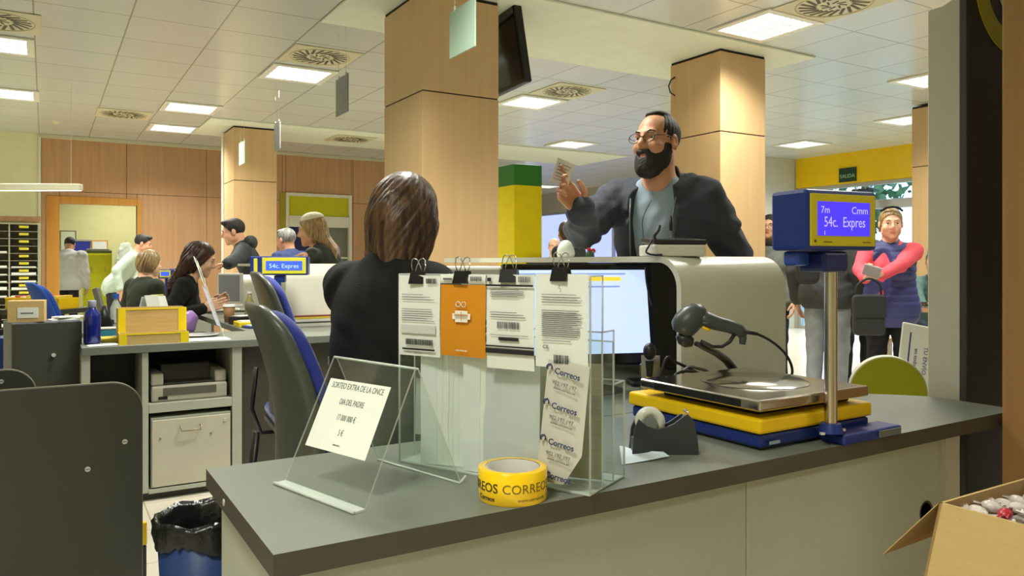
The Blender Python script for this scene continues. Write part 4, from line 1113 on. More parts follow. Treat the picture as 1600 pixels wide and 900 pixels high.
# --- display head (fixed on the pole)
pw = TI @ Vector((pb.x,pb.y,ptop)); yaw_d = cyaw(-24)
d = thing('scale_display', 'blue and yellow display box with glowing blue screen on the pole', 'display', pw+Matrix.Rotation(yaw_d, 3, 'Z') @ Vector((-.026,-.05,0)), yaw_d)
def display(d, W, H, D, ox, txt1, txt2, small=None):
    MB().box((-W/2+ox,-.0,.0), (W/2+ox,D,H), cor_b, .008).build('housing', d)
    MB().box((-W*.45+ox,-.003,H*.07), (W*.46+ox,.001,H*.93), cor_y2, .006).build('bezel', d)
    MB().box((-W*.36+ox,-.0045,H*.24), (W*.37+ox,-.0028,H*.80), scr_b, .001).build('screen', d)
    m = MB(); m.text(txt1[0], H*.16, scr_t, frame((-W*.26+ox,-.0047,H*.66),(1,0,0),(0,0,1)), ext=.0003).text(txt1[1], H*.17, scr_t, frame((W*.22+ox,-.0047,H*.66),(1,0,0),(0,0,1)), ext=.0003)
    m.text(txt2, H*.24, scr_t, frame((.01*W+ox,-.0047,H*.46),(1,0,0),(0,0,1)), ext=.0003, sx=.78).text('ı', H*.15, scr_t, frame((-W*.27+ox,-.0047,H*.3),(1,0,0),(0,0,1)), ext=.0003)
    m.build('readout', d)
    if small:
        m = MB(); m.text(small, H*.045, M('ink_brown',(90,70,20),.6), frame((-W*.22+ox,-.0032,H*.14),(1,0,0),(0,0,1)), ext=.0004).text(small, H*.045, M('ink_brown'), frame((W*.33+ox,-.0032,H*.14),(1,0,0),(0,0,1)), ext=.0004).cyl((-W*.39+ox,-.0036,H*.15),(-W*.39+ox,-.002,H*.15),H*.025,M('ink_brown'),None,12); m.build('lettering', d)
cor_y2 = M('display_yellow', (196,180,20), .4); scr_b = M('lcd_blue', (64,46,240), emit=.95); scr_t = M('lcd_text', (150,140,255), emit=1.3)
display(d, .20, .125, .10, .006, ('7m','Cmm'), '54c.  Expres', 'correos.es')
MB().box((-.035,.01,-.045), (.035,.085,-.001), M('neck_navy', (20,34,92), .4), .008).build('neck', d)
MB().box((-.075,.045,-.032), (-.036,.085,-.001), M('blue_clear', (40,70,150), .2), .006).build('bracket', d)

# --- barcode scanner on its stand
st = onv(1150,1.552,DESK+.0006)
t = thing('scanner_stand', 'black gooseneck stand carrying the barcode scanner', 'stand', st, -TH)
def cl(px, py, Y): return at(px,py,Y)
def toL(o, p): return Matrix.Rotation(-o.rotation_euler.z, 4, 'Z') @ (Vector(p)-Vector(o.location))
YS = 1.97; YF = ST*st.x+CT*st.y
pts = [cl(1088,537,YS),cl(1105,545,YS+.02),cl(1120,552,YS+.08),cl(1135,563,YS+.17),cl(1146,577,YF-.01),cl(1150,592,YF),cl(1150,608,YF),cl(1149,626,YF)]
MB().tube([toL(t,p) for p in pts], [.009,.011,.013,.014,.0145,.014,.014,.015], M('stand_black', (40,36,30), .45), 14, flat=.7).build('gooseneck', t)
pz = toL(t, cl(1149,626,YF)); 
MB().lathe([(0,.014),(.02,.014),(.03,.008),(.032,.002)], blk, 28, T=Matrix.Translation((pz.x,pz.y,0))).cyl((pz.x,pz.y,.012),(pz.x,pz.y,max(pz.z,.02)),.015,blk).build('foot', t)
MB().tube([toL(t,p) for p in [cl(1095,533,YS-.01),cl(1112,541,YS-.01),cl(1128,542,YS-.01),cl(1140,534,YS-.01),cl(1148,522,YS-.01)]], .005, M('stand_black'), 10).build('cradle', t)
scn = thing('barcode_scanner', 'dark grey handheld barcode scanner resting tilted on its stand', 'scanner', cl(1100,500,YS), -TH)
gm = M('scanner_grey', (66,72,68), .38)
def sp(px, py, dy=0): return toL(scn, cl(px,py,YS+dy))
# head: lofted rounded body from nose to rear, handle to the right
MB().tube([sp(1062,521),sp(1066,514),sp(1072,505),sp(1082,495),sp(1093,486),sp(1099,480)], [.02,.034,.037,.036,.028,.013], gm, 20, flat=.95).build('head', scn)
MB().tube([sp(1060,523),sp(1066,529),sp(1074,533),sp(1082,535)], [.010,.017,.018,.012], M('scanner_dark', (44,44,42), .4), 16).build('nose_bumper', scn)
MB().tube([sp(1090,496),sp(1105,500),sp(1120,505),sp(1140,510),sp(1155,516),sp(1164,523)], [.029,.0265,.0235,.022,.021,.014], gm, 18, flat=.8).build('handle', scn)
MB().tube([sp(1157,518),sp(1161,528),sp(1160,538)], [.012,.010,.008], gm, 14).build('handle_heel', scn)
MB().tube([sp(1097,511,-.018),sp(1104,514,-.018),sp(1109,516,-.018)], .004, cor_y, 8).build('trigger', scn)
cb = M('cable_black', (30,30,30), .5)
pts = [cl(1164,518,YS),cl(1180,521,YS),cl(1200,530,YS+.02),cl(1220,545,YS+.05),cl(1233,562,YS+.08),cl(1238,580,YS+.1),cl(1234,596,YS+.12)]
# smooth
def smooth(pts, n=6):
    out = []; P = [pts[0]]+list(pts)+[pts[-1]]
    for i in range(1, len(P)-2):
        for k in range(n):
            t_ = k/n; a,b,c,d_ = map(Vector, P[i-1:i+3])
            out.append(.5*((2*b)+(-a+c)*t_+(2*a-5*b+4*c-d_)*t_**2+(-a+3*b-3*c+d_)*t_**3))
    out.append(Vector(pts[-1])); return out
MB().tube([toL(scn,p) for p in smooth(pts)], .0035, cb, 8).build('cable', scn)
MB().tube([toL(scn,p) for p in (cl(1163,518,YS),cl(1184,522,YS))], [.006,.0045], cb, 10).build('strain_relief', scn)

# --- monitor
mp = at(912,578,2.33); mp.z = DESK
t = thing('monitor', 'black desktop monitor with a bright pale blue screen under the shelf', 'monitor', mp, cyaw(-13))
Wm, Hm = .485, .315; zc0 = .075; Tm = Matrix.Translation((0,0,zc0)) @ rotm(math.radians(-9),0,0)
gb = M('monitor_gloss', (16,17,18), .15)
MB().box((-Wm/2,0,0), (Wm/2,.03,Hm), gb, .006, Tm).build('frame', t)
MB().box((-Wm/2+.02,-.0015,.036), (Wm/2-.022,.001,Hm-.02), M('screen_glow', (186,204,250), emit=.95), 0, Tm).build('screen', t)
m = MB(); m.box((.02,-.0022,Hm-.055), (.135,-.0014,Hm-.042), M('screen_yellow', (236,200,60), emit=.9), 0, Tm).box((-Wm/2+.03,-.0022,Hm-.035),(.15,-.0014,Hm-.03),M('screen_line',(130,150,215),emit=.8),0,Tm).box((-.1,-.0022,Hm-.075),(.13,-.0014,Hm-.07),M('screen_line'),0,Tm).build('window_bar', t)
MB().cyl((Wm/2-.05,-.001,.016),(Wm/2-.05,.001,.016),.003,M('led_white',(220,225,255),emit=1),None,10,T=Tm).build('power_light', t)
MB().box((-.03,.03,-.06), (.03,.06,.18), gb, .008, Tm).build('neck', t)
MB().lathe([(0,.014),(.08,.013),(.115,.006),(.118,0)], gb, 36, sx=1.1, sy=.8).build('foot', t)
pm = smooth([at(1008,418,2.25),at(1010,440,2.24),at(1014,462,2.23),at(1018,478,2.22)])
tag(MB().tube(pm, .0025, cb, 6).build('hanging_cable'), 'thin black cable hanging down over the monitor corner', 'cable')
# pen pot items by the monitor
p = onz(1020,592,DESK+.02); p.z = DESK
t = thing('stamp_holder', 'low black stamp tray beside the monitor foot', 'tray', (p.x,p.y,DESK), cyaw(-5))
MB().box((-.075,-.03,0), (.07,.05,.018), blk, .006).build('body', t)
p2 = at(1015,575,2.12); 
t = thing('hand_stamp', 'black handled rubber stamp with a yellow band beside the monitor', 'stamp', (p2.x,p2.y,DESK+.0195), 0)
MB().cyl((0,0,0),(0,0,.03),.012,blk).build('base', t)
MB().cyl((0,0,.055),(0,0,.10),.008,blk,.012).ball((0,0,.125),.018,blk,16,sc=(1,1,1.3)).build('handle', t)
MB().cyl((0,0,.03),(0,0,.055),.0115,cor_y,.009).build('yellow_band', t)
# cables tangle and box at the right end of the desk
def onvz(px, py, v): q_ = onv(px, v); q_.z = max(zat(py, q_), DESK+.006); return q_
for i, (pp, lab) in enumerate((([onvz(x_,y_,1.575) for x_,y_ in ((1020,640),(1040,562),(1056,566),(1085,580),(1105,592),(1120,640))],'black cable arching over the desk behind the scale'),
                 ([onvz(x_,y_,1.535) for x_,y_ in ((1035,640),(1052,590),(1075,580),(1100,590),(1108,640))],'black looped cable lying nearest the scale plate'),
                 ([onvz(x_,y_,1.555) for x_,y_ in ((1048,640),(1070,578),(1092,576),(1112,586),(1124,640))],'thin grey cable running toward the scanner stand'))):
    c = Vector(pp[0]); tag(MB().tube([Vector(p_)-c for p_ in smooth(pp)], .0042, cb if i < 2 else M('cable_grey',(110,112,112),.5), 8).build('desk_cable', loc=c), lab, 'cable')
p = onz(1088,606,DESK)
tag(MB().box((-.05,-.02,0), (.05,.03,.022), M('navy_pouch', (34,36,66), .6), .01).build('cable_pouch', loc=(p.x,p.y,DESK), rz=.2), 'dark navy pouch under the cables behind the scale', 'pouch')
# acrylic card holder left of hood leg
p = onz(1052,600,DESK)
t = thing('card_stand', 'small clear stand with white cards between monitor and shelf leg', 'card stand', (1.47,1.66,DESK), cyaw(10))
MB().box((-.03,-.01,.0), (.03,.012,.1), clear, .001).build('holder', t); MB().box((-.026,-.004,.004), (.026,.004,.125), M('card_grey', (150,146,140), .6)).build('card_pack', t)
MB().box((-.012,-.011,.01), (-.004,-.0102,.09), M('card_red', (150,60,50), .6)).build('card_stripe', t)

# keyboard and label printer on the clerk's side
p = at(830,592,2.45); 
t = thing('keyboard', 'black keyboard under the clerk\'s hand in front of the monitor', 'keyboard', (1.16,2.03,DESK), math.radians(-82))
MB().box((-.22,-.07,0), (.22,.07,.016), blk, .005).build('base', t)
m = MB()
for r_ in range(5):
    for c_ in range(15): m.box((-.21+c_*.028,-.06+r_*.024,.016), (-.186+c_*.028,-.04+r_*.024,.021), M('key_black',(38,38,40),.5), .002, seg=1)
m.build('key_field', t)
p = at(728,440,2.95)
t = thing('receipt_printer', 'white receipt printer with black slot, behind the clipped forms', 'printer', (p.x,p.y,DESK), cyaw(8))
MB().box((-.14,-.0,0), (.14,.2,.375), M('printer_white', (216,216,204), .4), .012).build('housing', t)
MB().box((-.135,-.004,.325), (-.06,.002,.36), blk, .002).build('slot', t)
MB().cyl((.06,-.003,.33),(.06,.001,.33),.005,blk).build('button', t)

# things on top of the shelf
HT_ = 1.158
p = at(1052,398,2.3)
t = thing('card_terminal', 'white box with a black signature pad on the curved shelf', 'terminal', (p.x,p.y,HT_), cyaw(-12))
MB().box((-.083,-.05,0), (.083,.07,.034), M('printer_white'), .006, T=rotm(0,0,0)).build('base', t)
MB().box((-.075,-.035,.036), (.09,.075,.052), M('pad_black', (34,38,40), .3), .004, T=rotm(math.radians(4),0,0)).build('signature_pad', t)
MB().box((-.05,-.02,.0525), (.06,.055,.0535), M('pad_screen', (74,84,86), .15), 0, T=rotm(math.radians(4),0,0)).build('pad_screen', t)
MB().tube(smooth([(-.075,-.02,.05),(-.09,-.03,.03),(-.1,-.035,.012),(-.085,-.05,.004),(-.06,-.06,.004)]), .003, cb, 8).build('cable', t)
MB().tube(smooth([(-.07,-.03,.05),(-.078,-.045,.06),(-.068,-.05,.075),(-.062,-.045,.09)]), .004, cb, 8).build('pen_tether', t)
p = at(884,402,2.8)
tag(MB().lathe([(0,0),(.03,.001),(.034,.015),(.03,.035),(.018,.056),(.008,.062),(0,.063)], M('egg_white', (226,234,226), .4), 28).build('white_cone', loc=(p.x,p.y,HT_+.0005)), 'rounded white cone standing on the shelf beside the distant face', 'ornament')
p = at(922,401,2.7)
t = thing('ornament_flower', 'tiny red and green ornament on the shelf left of the pad', 'ornament', (p.x,p.y,HT_+.0005))
MB().lathe([(0,0),(.016,0),(.013,.02),(0,.022)], M('pot_green', (60,100,70), .5), 16).build('pot', t)
MB().ball((.014,0,.022), .009, M('petal_red', (210,50,50), .5)).build('petal', t); MB().ball((-.004,0,.026), .008, M('petal_red')).build('petal', t)

# --- seat backs: grey shells with blue upholstery
shell = M('chair_shell', (74,78,72), .35, bump=.03); uph = M('chair_blue', (40,54,140), .85, bump=.2, bscale=150, noise=.08, sheen=.3)
uph2 = M('chair_light_blue', (52,92,190), .85, bump=.2, bscale=150)
def chair(label, loc, rz, fab, sc=1.0, hback=.56, fshell=None):
    """front toward +x"""
    t = thing('office_chair', label, 'chair', loc, rz, 'office chairs'); t.scale = (sc,)*3
    def back(name, off, th, w0, mat, lo, top_):
        q = SDF((-.45,-.28,.45), (.02,.28,.5+hback+.05), .006)
        zc, hz = .5+(lo+top_)/2, (top_-lo)/2
        def f(F, x, y, z):
            tt = (z-.5)/hback; w = w0*(.80+.2*np.sin(np.clip(tt*2.2,0,1)*math.pi/2))*(1-.30*np.clip(tt,0,1)**2.5)
            xc = -.165-.085*tt+.035*np.sin(np.clip(tt,0,1)*math.pi)+off+.05*(y/w0)**2
            r = .085; pl = np.sqrt(np.maximum(np.abs(y)-w+r,0)**2+np.maximum(np.abs(z-zc)-hz+r,0)**2)-r
            rr = th*.45; return np.sqrt(np.maximum(pl+rr,0)**2+np.maximum(np.abs(x-xc)-th/2+rr,0)**2)-rr
        q.fn(f); return q.mesh(name, [mat], t)
    back('back_shell', -.022, .034, .225, fshell or shell, -.02, hback)
    back('back_cushion', .012, .044, .205, fab, .01, hback-.018)
    MB().box((-.2,-.235,.40), (.24,.235,.43), shell, .02).build('seat_pan', t)
    MB().box((-.2,-.23,.431), (.25,.23,.492), fab, .028, seg=4).build('seat_cushion', t)
    MB().tube([(-.1,0,.39),(-.24,0,.39),(-.28,0,.5),(-.26,0,.68)], .02, blk, 10, flat=.5).build('back_bracket', t)
    MB().cyl((0,0,.1),(0,0,.40),.028,blk,.022).build('gas_lift', t)
    for k in range(5):
        a_ = k*2*math.pi/5+.93; c_, s_ = math.cos(a_), math.sin(a_)
        l = MB().tube([(.03*c_,.03*s_,.11),(.28*c_,.28*s_,.075)], [.022,.014], blk, 10).build('leg', t)
        MB().cyl((.28*c_-.011*s_,.28*s_+.011*c_,.0285),(.28*c_+.011*s_,.28*s_-.011*c_,.0285),.0285,blk).build('castor', l)
    return t
chair('grey shelled office chair with blue cushion, behind the seated clerk', (.75,2.13,0), math.radians(-3), uph, 1.0, .53)
chair('office chair directly behind the nearest one, only its upper back showing', (1.05,3.43,0), math.radians(-6), uph, 1.0, .60)
p = at(112,480,5.6)
chair('bright blue office chair back behind the dark cabinet at left', (p.x,p.y,0), math.radians(12), uph2, 1.0, .50, uph2)

# --- waste bin
bp_ = at(322,800,2.13)
t = thing('waste_bin', 'blue round waste bin lined with a black bag at the counter end', 'bin', (bp_.x,bp_.y,0)); t.scale = (.84,.84,1.06)
MB().lathe([(0,.004),(.115,.004),(.12,0),(.122,.01),(.15,.40),(.148,.40),(.116,.012),(0,.012)], M('bin_blue', (40,66,120), .4), 40).build('bucket', t)
bag = M('bin_bag', (26,28,26), .25, bump=.6, bscale=22)
n = 72; prof = [(.152,.355),(.156,.365),(.157,.385),(.158,.412),(.150,.425),(.142,.41),(.135,.33),(.125,.15),(.1,.06),(0,.05)]
vs = []; rnd = random.Random(8); off = [rnd.random() for _ in range(n)]
for i in range(n):
    a_ = 2*math.pi*i/n
    for k, (r, z) in enumerate(prof):
        f = .004*math.sin(a_*9+k)+.003*math.sin(a_*23+k*2)+(off[i]-.5)*.004; z2 = z+(.012*math.sin(a_*5)+.01*off[i] if k < 2 else .004*math.sin(a_*7) if k < 6 else 0)
        vs.append(((r+abs(f)*(1 if k<5 else 0)-(abs(f) if 4<k<9 else 0))*math.cos(a_), (r+abs(f)*(1 if k<5 else 0)-(abs(f) if 4<k<9 else 0))*math.sin(a_), z2))
K = len(prof); MB().raw(vs, [(i*K+k,((i+1)%n)*K+k,((i+1)%n)*K+k+1,i*K+k+1) for i in range(n) for k in range(K-1)], bag, smooth=True).build('bag_liner', t)

# --- dark partition panels in the left foreground
def partition(label, u1, v, ztop, ulen, screws, group='dark rounded partition panels'):
    t = thing('partition_screen', label, 'partition', (u1,v,0), 0, group); r = .09
    pol = [(-ulen,0),(0,0)]+[(-r+r*math.cos(a_),ztop-r+r*math.sin(a_)) for a_ in np.linspace(0,math.pi/2,9)]+[(-ulen,ztop)]
    MB().prism(pol, 0, .028, charcoal, axis='y').build('panel', t)
    pts = [(x,.014,z) for x, z in pol[1:]]
    MB().tube([(-ulen,.014,ztop+.0005)]+[(-r+r*math.cos(a_)*1.0,.014,ztop-r+r*math.sin(a_)+.0005) for a_ in np.linspace(math.pi/2,0,9)]+[(0.0005,.014,.0)], .0032, M('edge_strip', (112,108,86), .5), 8).build('edge_band', t)
    for (x, z) in screws: MB().cyl((x,-.003,z),(x,.001,z),.008,screw,None,14).box((x-.006,-.0035,z-.001),(x+.006,-.0029,z+.001),blk).build('screw', t)
    return t
uv = onz(221,640,DESK); PVv = 2.75; pu = onv(222,PVv)
def lz(px, py, v, u1): q = onv(px,v); return (q[0]-u1, zat(py,q))
partition('large dark partition panel with two screws, filling the lower left corner', pu[0], PVv, .755, 3.0, [lz(195,690,PVv,pu[0]), lz(137,733,PVv,pu[0])])
PV2 = 3.29; pu2 = onv(56,PV2)
partition('smaller dark partition panel behind the large one at the left edge', pu2[0], PV2, zat(578,onv(20,PV2)), 2.6, [lz(2,596,PV2,pu2[0])])

# --- cardboard box with sweets on a stool
bc = at(1468,785,1.1)
card = M('cardboard', (196,168,112), .8, bump=.15, bscale=120, stretch=(1,1,8)); card_in = M('cardboard_inside', (168,138,92), .85)
t = thing('cardboard_box', 'open cardboard box of wrapped sweets in the lower right corner', 'box', (bc.x,bc.y,bc.z-.26))
h = .26; W_, D_ = .40, .36; s = .035; th = .004
def wall(m, a, b, c, d_, n_):
    a,b,c,d_ = map(Vector,(a,b,c,d_)); n_ = Vector(n_)*th; vs=[a,b,c,d_,a+n_,b+n_,c+n_,d_+n_]
    m.raw(vs, [(0,1,2,3)], card); m.raw(vs, [(7,6,5,4)], card_in); m.raw(vs, [(0,4,5,1),(1,5,6,2),(2,6,7,3),(3,7,4,0)], card)
m = MB()
wall(m, (-s,s,0),(-s,-D_,0),(0,-D_,h),(0,0,h),(1,0,0))
wall(m, (-s,s,0),(0,0,h),(W_,0,h),(W_,s,0),(0,-1,0))
wall(m, (W_,s,0),(W_,0,h),(W_,-D_,h),(W_,-D_,0),(-1,0,0))
wall(m, (-s,-D_,0),(W_,-D_,0),(W_,-D_,h),(0,-D_,h),(0,1,0))
m.box((-s,-D_,0), (W_,s,.004), card); m.build('body', t)
tip = at(1381,864,1.16)-Vector(t.location)
m = MB(); tipx = Vector(tip)
wall(m, (0,.001,h), (W_,.001,h), (W_-.02,.10,h-.10), tuple(tipx), (0,.3,-.8)); m.build('flap', t)
t2 = thing('stool', 'low stool under the cardboard box, below the picture', 'stool', (bc.x+.18,bc.y-.16,0))
hs = bc.z-.26-.001
MB().box((-.24,-.22,hs-.03), (.24,.22,hs), wood_frame, .006).build('seat', t2)
for sx in (-1,1):
    for sy in (-1,1): MB().box((sx*.2-.02,sy*.18-.02,0), (sx*.2+.02,sy*.18+.02,hs-.031), wood_frame, .004).build('leg', t2)
# sweets
cols = [M('wrap_white',(226,218,206),.3,bump=.5,bscale=60),M('wrap_blue',(40,70,130),.3,bump=.5,bscale=60),M('wrap_red',(180,50,60),.3,bump=.5,bscale=60),M('wrap_clear',(216,206,200),.25,bump=.5,bscale=60)]
def candy(ci):
    t = thing('wrapped_sweet', '', 'sweet', group='wrapped sweets in the cardboard box')
    MB().ball((0,0,0), .011, cols[ci], 12, sc=(1.3,.9,.75)).build('wrapper', t)
    for sx in (-1,1):
        g = [[(sx*(.012+.012*i/3), (j/6-.5)*.02*(.3+.7*i/3), .003*math.sin(j*2.2)*(i/3)) for j in range(7)] for i in range(4)]
        MB().sheet(g, .0004, cols[ci] if ci else cols[3]).build('twist', t)
    return t
protos = [candy(i) for i in range(4)]; used = set(); rnd = random.Random(4)
names = ['white','blue','red','clear']
for i in range(110):
    ci = rnd.choice((0,0,0,3,3,3,1,2,0,3,1,0)); o = protos[ci] if ci not in used else copy_tree(protos[ci]); used.add(ci)
    if i < 90:
        gx, gy = i % 10, i//10; x = .022+gx*.0375; y = -.022-gy*.037; z = h-.022+rnd.uniform(0,.012)+.016*math.sin(gx*.5)*math.sin(gy*.5)
    else:
        x = rnd.uniform(.05,.34); y = rnd.uniform(-.3,-.05); z = h-.004
    o.location = Vector(t.location)+Vector((x,y,z)); o.rotation_euler = (rnd.uniform(-.4,.4),rnd.uniform(-.3,.3),rnd.uniform(0,6.28))
    o['label'] = {0:'white wrapped twist sweet in the open cardboard box',1:'blue wrapped twist sweet in the open cardboard box',2:'red wrapped twist sweet in the open cardboard box',3:'clear wrapped twist sweet in the open cardboard box'}[ci]
    o['group'] = names[ci]+' wrapped sweets in the cardboard box'
tag(MB().box((bc.x+.008,bc.y-D_+.008,bc.z-.255), (bc.x+W_-.008,bc.y-.008,bc.z-.047), M('wrap_clear'), .004).build('lower_sweets'), 'deeper layers of sweets under the visible ones in the box', 'sweets'); bpy.data.objects['lower_sweets']['kind'] = 'stuff'

# --- tall totem sign at the right
te = M('totem_grey', (178,176,158), .5); td = M('totem_dark', (58,54,50), .5)
u0, v0 = 2.222, 1.205; Lz = 1.88
t = thing('totem_sign', 'tall sign board with pale side and dark front bearing a yellow ring', 'sign', (u0,v0,0))
m = MB(); pol = [(0,0),(.09,0),(.09,Lz),(.05,Lz+.0),(.02,Lz+.012),(.004,Lz+.03),(0,Lz+.06)]
m.prism(pol, 0, .02, te, axis='x'); m.build('side_panel', t)
MB().tube([(.009,.092,0),(.009,.092,Lz-.004),(.009,.085,Lz+.003),(.009,.05,Lz+.003),(.009,.02,Lz+.014),(.009,.004,Lz+.032)], .004, M('totem_edge',(232,222,190),.4), 8).build('edge_band', t)
MB().box((.0,-.02,0), (.6,-.001,2.5), td, .002).build('front_panel', t)
# ring emblem on the front: centre just behind the near column
pc_ = onv(1578, v0-.02); zc_ = zat(-20, pc_); cx_ = pc_[0]-u0
ro = abs(zat(76,onv(1545,v0-.02))-zc_); ri = abs(zat(45,onv(1560,v0-.02))-zc_)
m = MB(); rw = .62
def ell(r, n=48): return [(cx_+r*.98*math.cos(a_), zc_+r*math.sin(a_)) for a_ in np.linspace(0,2*math.pi,n,endpoint=False)]
o1, i1 = ell(ro), ell(ri)
m.raw([(x,-.0225,z) for x,z in o1]+[(x,-.0225,z) for x,z in i1]+[(x,-.0201,z) for x,z in o1]+[(x,-.0201,z) for x,z in i1], [(k,(k+1)%48,48+(k+1)%48,48+k) for k in range(48)]+[(k,(k+1)%48,96+(k+1)%48,96+k) for k in range(48)], M('ring_yellow',(206,196,30),.4))
m.build('ring_emblem', t)
MB().prism([(cx_+ri*.52*math.cos(a_), zc_+ri*.62*math.sin(a_)) for a_ in np.linspace(0,2*math.pi,40,endpoint=False)], -.023, -.0205, M('disc_cream',(214,208,186),.5), axis='y').build('disc', t)
MB().text('correos', .03, ink, frame((cx_,-.0235,zc_-ri*.3),(0,0,1),(-1,0,0)), ext=.0005).build('lettering', t)

# --- yellow round stand and white notice board behind the counter end
p = at(1388,640,2.75)
t = thing('round_stand', 'round lime yellow disc with white rim behind the counter end', 'display stand', (p.x,p.y,0), cyaw(18))
rr = .128; zc_ = CAMZ-(612-HORIZ)/FPX*2.75-.0
zc_ = CAMZ-(557-HORIZ)/FPX*2.75-rr
MB().cyl((0,-.0,zc_),(0,.05,zc_),rr,M('rim_white',(222,220,200),.4),None,56).build('rim', t)
MB().cyl((0,-.003,zc_),(0,-.0002,zc_),rr-.004,M('disc_lime',(186,186,32),.5),None,56).build('face', t)
MB().box((-.03,.01,0), (.03,.04,zc_-rr+.01), white_metal, .004).box((-.12,-.08,0),(.12,.13,.015),white_metal,.004).build('post', t)
p = at(1440,640,2.95)
t = thing('notice_board', 'white tilted notice board with blue writing beside the yellow disc', 'notice board', (p.x,p.y,0), cyaw(-8))
TT = Matrix.Translation((0,0,.56)) @ rotm(math.radians(-6),math.radians(11),0)
MB().box((-.12,-.006,0), (.17,.006,.335), M('board_white',(226,226,214),.4), .01, TT).build('board', t)
m = MB(); bi = M('ink_blue',(60,64,130),.7)
for k,(s_,x,z,sz) in enumerate((('en todo momento',-.055,.16,.022),('TU ENVÍO',-.015,.2,.024),('DIGITALIZAMOS',.025,.17,.024),('LOCALIZA',.065,.17,.024))):
    m.text(s_, sz, bi, TT @ frame((x,-.0066,z),(0,0,-1),(1,0,0)), ext=.0004)
m.box((-.088,-.0068,.13),(-.082,-.0061,.30),bi,0,TT); m.build('writing', t)
MB().box((-.03,.012,0), (.03,.03,.6), white_metal, .004).box((-.1,-.08,0),(.1,.1,.012),white_metal,.003).build('post', t)
# ============================================================ SECOND AND THIRD COUNTERS, BACK OF THE OFFICE
CV = 4.03
uL, uR = onv(127,CV)[0], 1.97
t = thing('counter', 'second counter further back with printer shelf and drawer unit below', 'counter', (uL,CV,0))
MB().box((0,-.015,DESK-.038), (uR-uL,.5,DESK), lam, .003).build('worktop', t)
def lu(px): return onv(px,CV)[0]-uL
def lzz(px, py): return zat(py, onv(px,CV))
MB().box((.0,0,0), (lu(141),.46,DESK-.039), carc, .001).build('end_panel', t)
MB().box((lu(222),.0,.04), (lu(232),.46,DESK-.039), carc, .001).build('divider', t)
MB().box((lu(363),.0,.0), (lu(378),.46,DESK-.039), carc, .001).build('end_panel', t)
MB().box((lu(141)+.001,.36,.04), (lu(222)-.001,.44,DESK-.039), charcoal, .001).build('back_panel', t)
MB().box((lu(232)+.001,.43,.04), (lu(363)-.001,.45,DESK-.039), charcoal, .001).build('back_panel', t)
MB().box((lu(232)+.001,.0,lzz(300,640)), (lu(363)-.001,.42,lzz(300,626)), carc, .001).build('printer_shelf', t)
MB().box((lu(232)+.001,-.004,.035), (lu(363)-.001,.42,.055), carc, .001).build('bottom_shelf', t)
MB().box((lu(141)+.001,.0,lzz(200,664)), (lu(222)-.001,.35,lzz(200,656)), carc, .001).build('side_shelf', t)
MB().box((.0,.03,0), (lu(378),.05,.034), charcoal, .001).build('plinth', t)
MB().box((lu(378)+.001,.05,0), (uR-uL-.001,.07,DESK-.039), M('dark_front', (66,64,54), .5), .001).build('dark_front_panel', t)
a, b = lu(236), lu(361); z0, z1 = .058, lzz(300,648)
dr = thing('drawer_unit', 'beige steel drawer unit with a wire handle under the second counter', 'drawer unit', (uL+a,CV+.004,z0))
MB().box((0,.004,0), (b-a,.38,z1-z0), carc2, .002).build('body', dr); fr = MB().box((.004,-.006,.004), (b-a-.004,.003,z1-z0-.012), M('drawer_front', (190,186,166), .45), .002).build('drawer', dr)
MB().tube([(.13,-.006,z1-z0-.05),(.13,-.03,z1-z0-.05),(.13,-.03,z1-z0-.07),(.22,-.03,z1-z0-.07),(.22,-.03,z1-z0-.05),(.22,-.006,z1-z0-.05)], .0035, M('handle_bronze', (150,140,116), .35, metal=.6), 8).build('handle', fr)
for x_ in (.04,.27): MB().cyl((x_,-.009,z1-z0-.10),(x_,-.006,z1-z0-.10),.005,M('handle_bronze'),None,10).build('screw', fr)
MB().cyl((b-a-.03,-.01,z1-z0-.04),(b-a-.03,-.006,z1-z0-.04),.008,screw,None,12).build('lock', fr)
# printer on the shelf
zb = lzz(300,626); pa, pb2 = lu(238), lu(357)
t = thing('printer', 'beige and dark grey laser printer on the shelf under the second counter', 'printer', (uL+pa,CV+.03,zb+.001)); W_ = pb2-pa; Hh = .165
pm_ = M('printer_beige', (178,174,156), .5)
MB().box((0,0,0), (W_,.36,.075), pm_, .008).box((0,.02,.076), (W_*.16,.36,Hh-.03), pm_, .008).box((W_*.84,.02,.076), (W_,.36,Hh-.03), pm_, .008).box((W_*.16,.14,.076), (W_*.84,.36,Hh), M('printer_grey', (96,94,82), .5), .01).build('body', t)
MB().box((W_*.17,.03,.078), (W_*.83,.14,.085), M('tray_dark', (64,62,54), .5), .002).build('paper_tray', t)
MB().box((W_*.15,-.004,.03), (W_*.85,.0,.066), M('printer_grey'), .002).build('front_flap', t); MB().box((.03,-.003,.012), (.07,.001,.026), blk).build('badge', t)
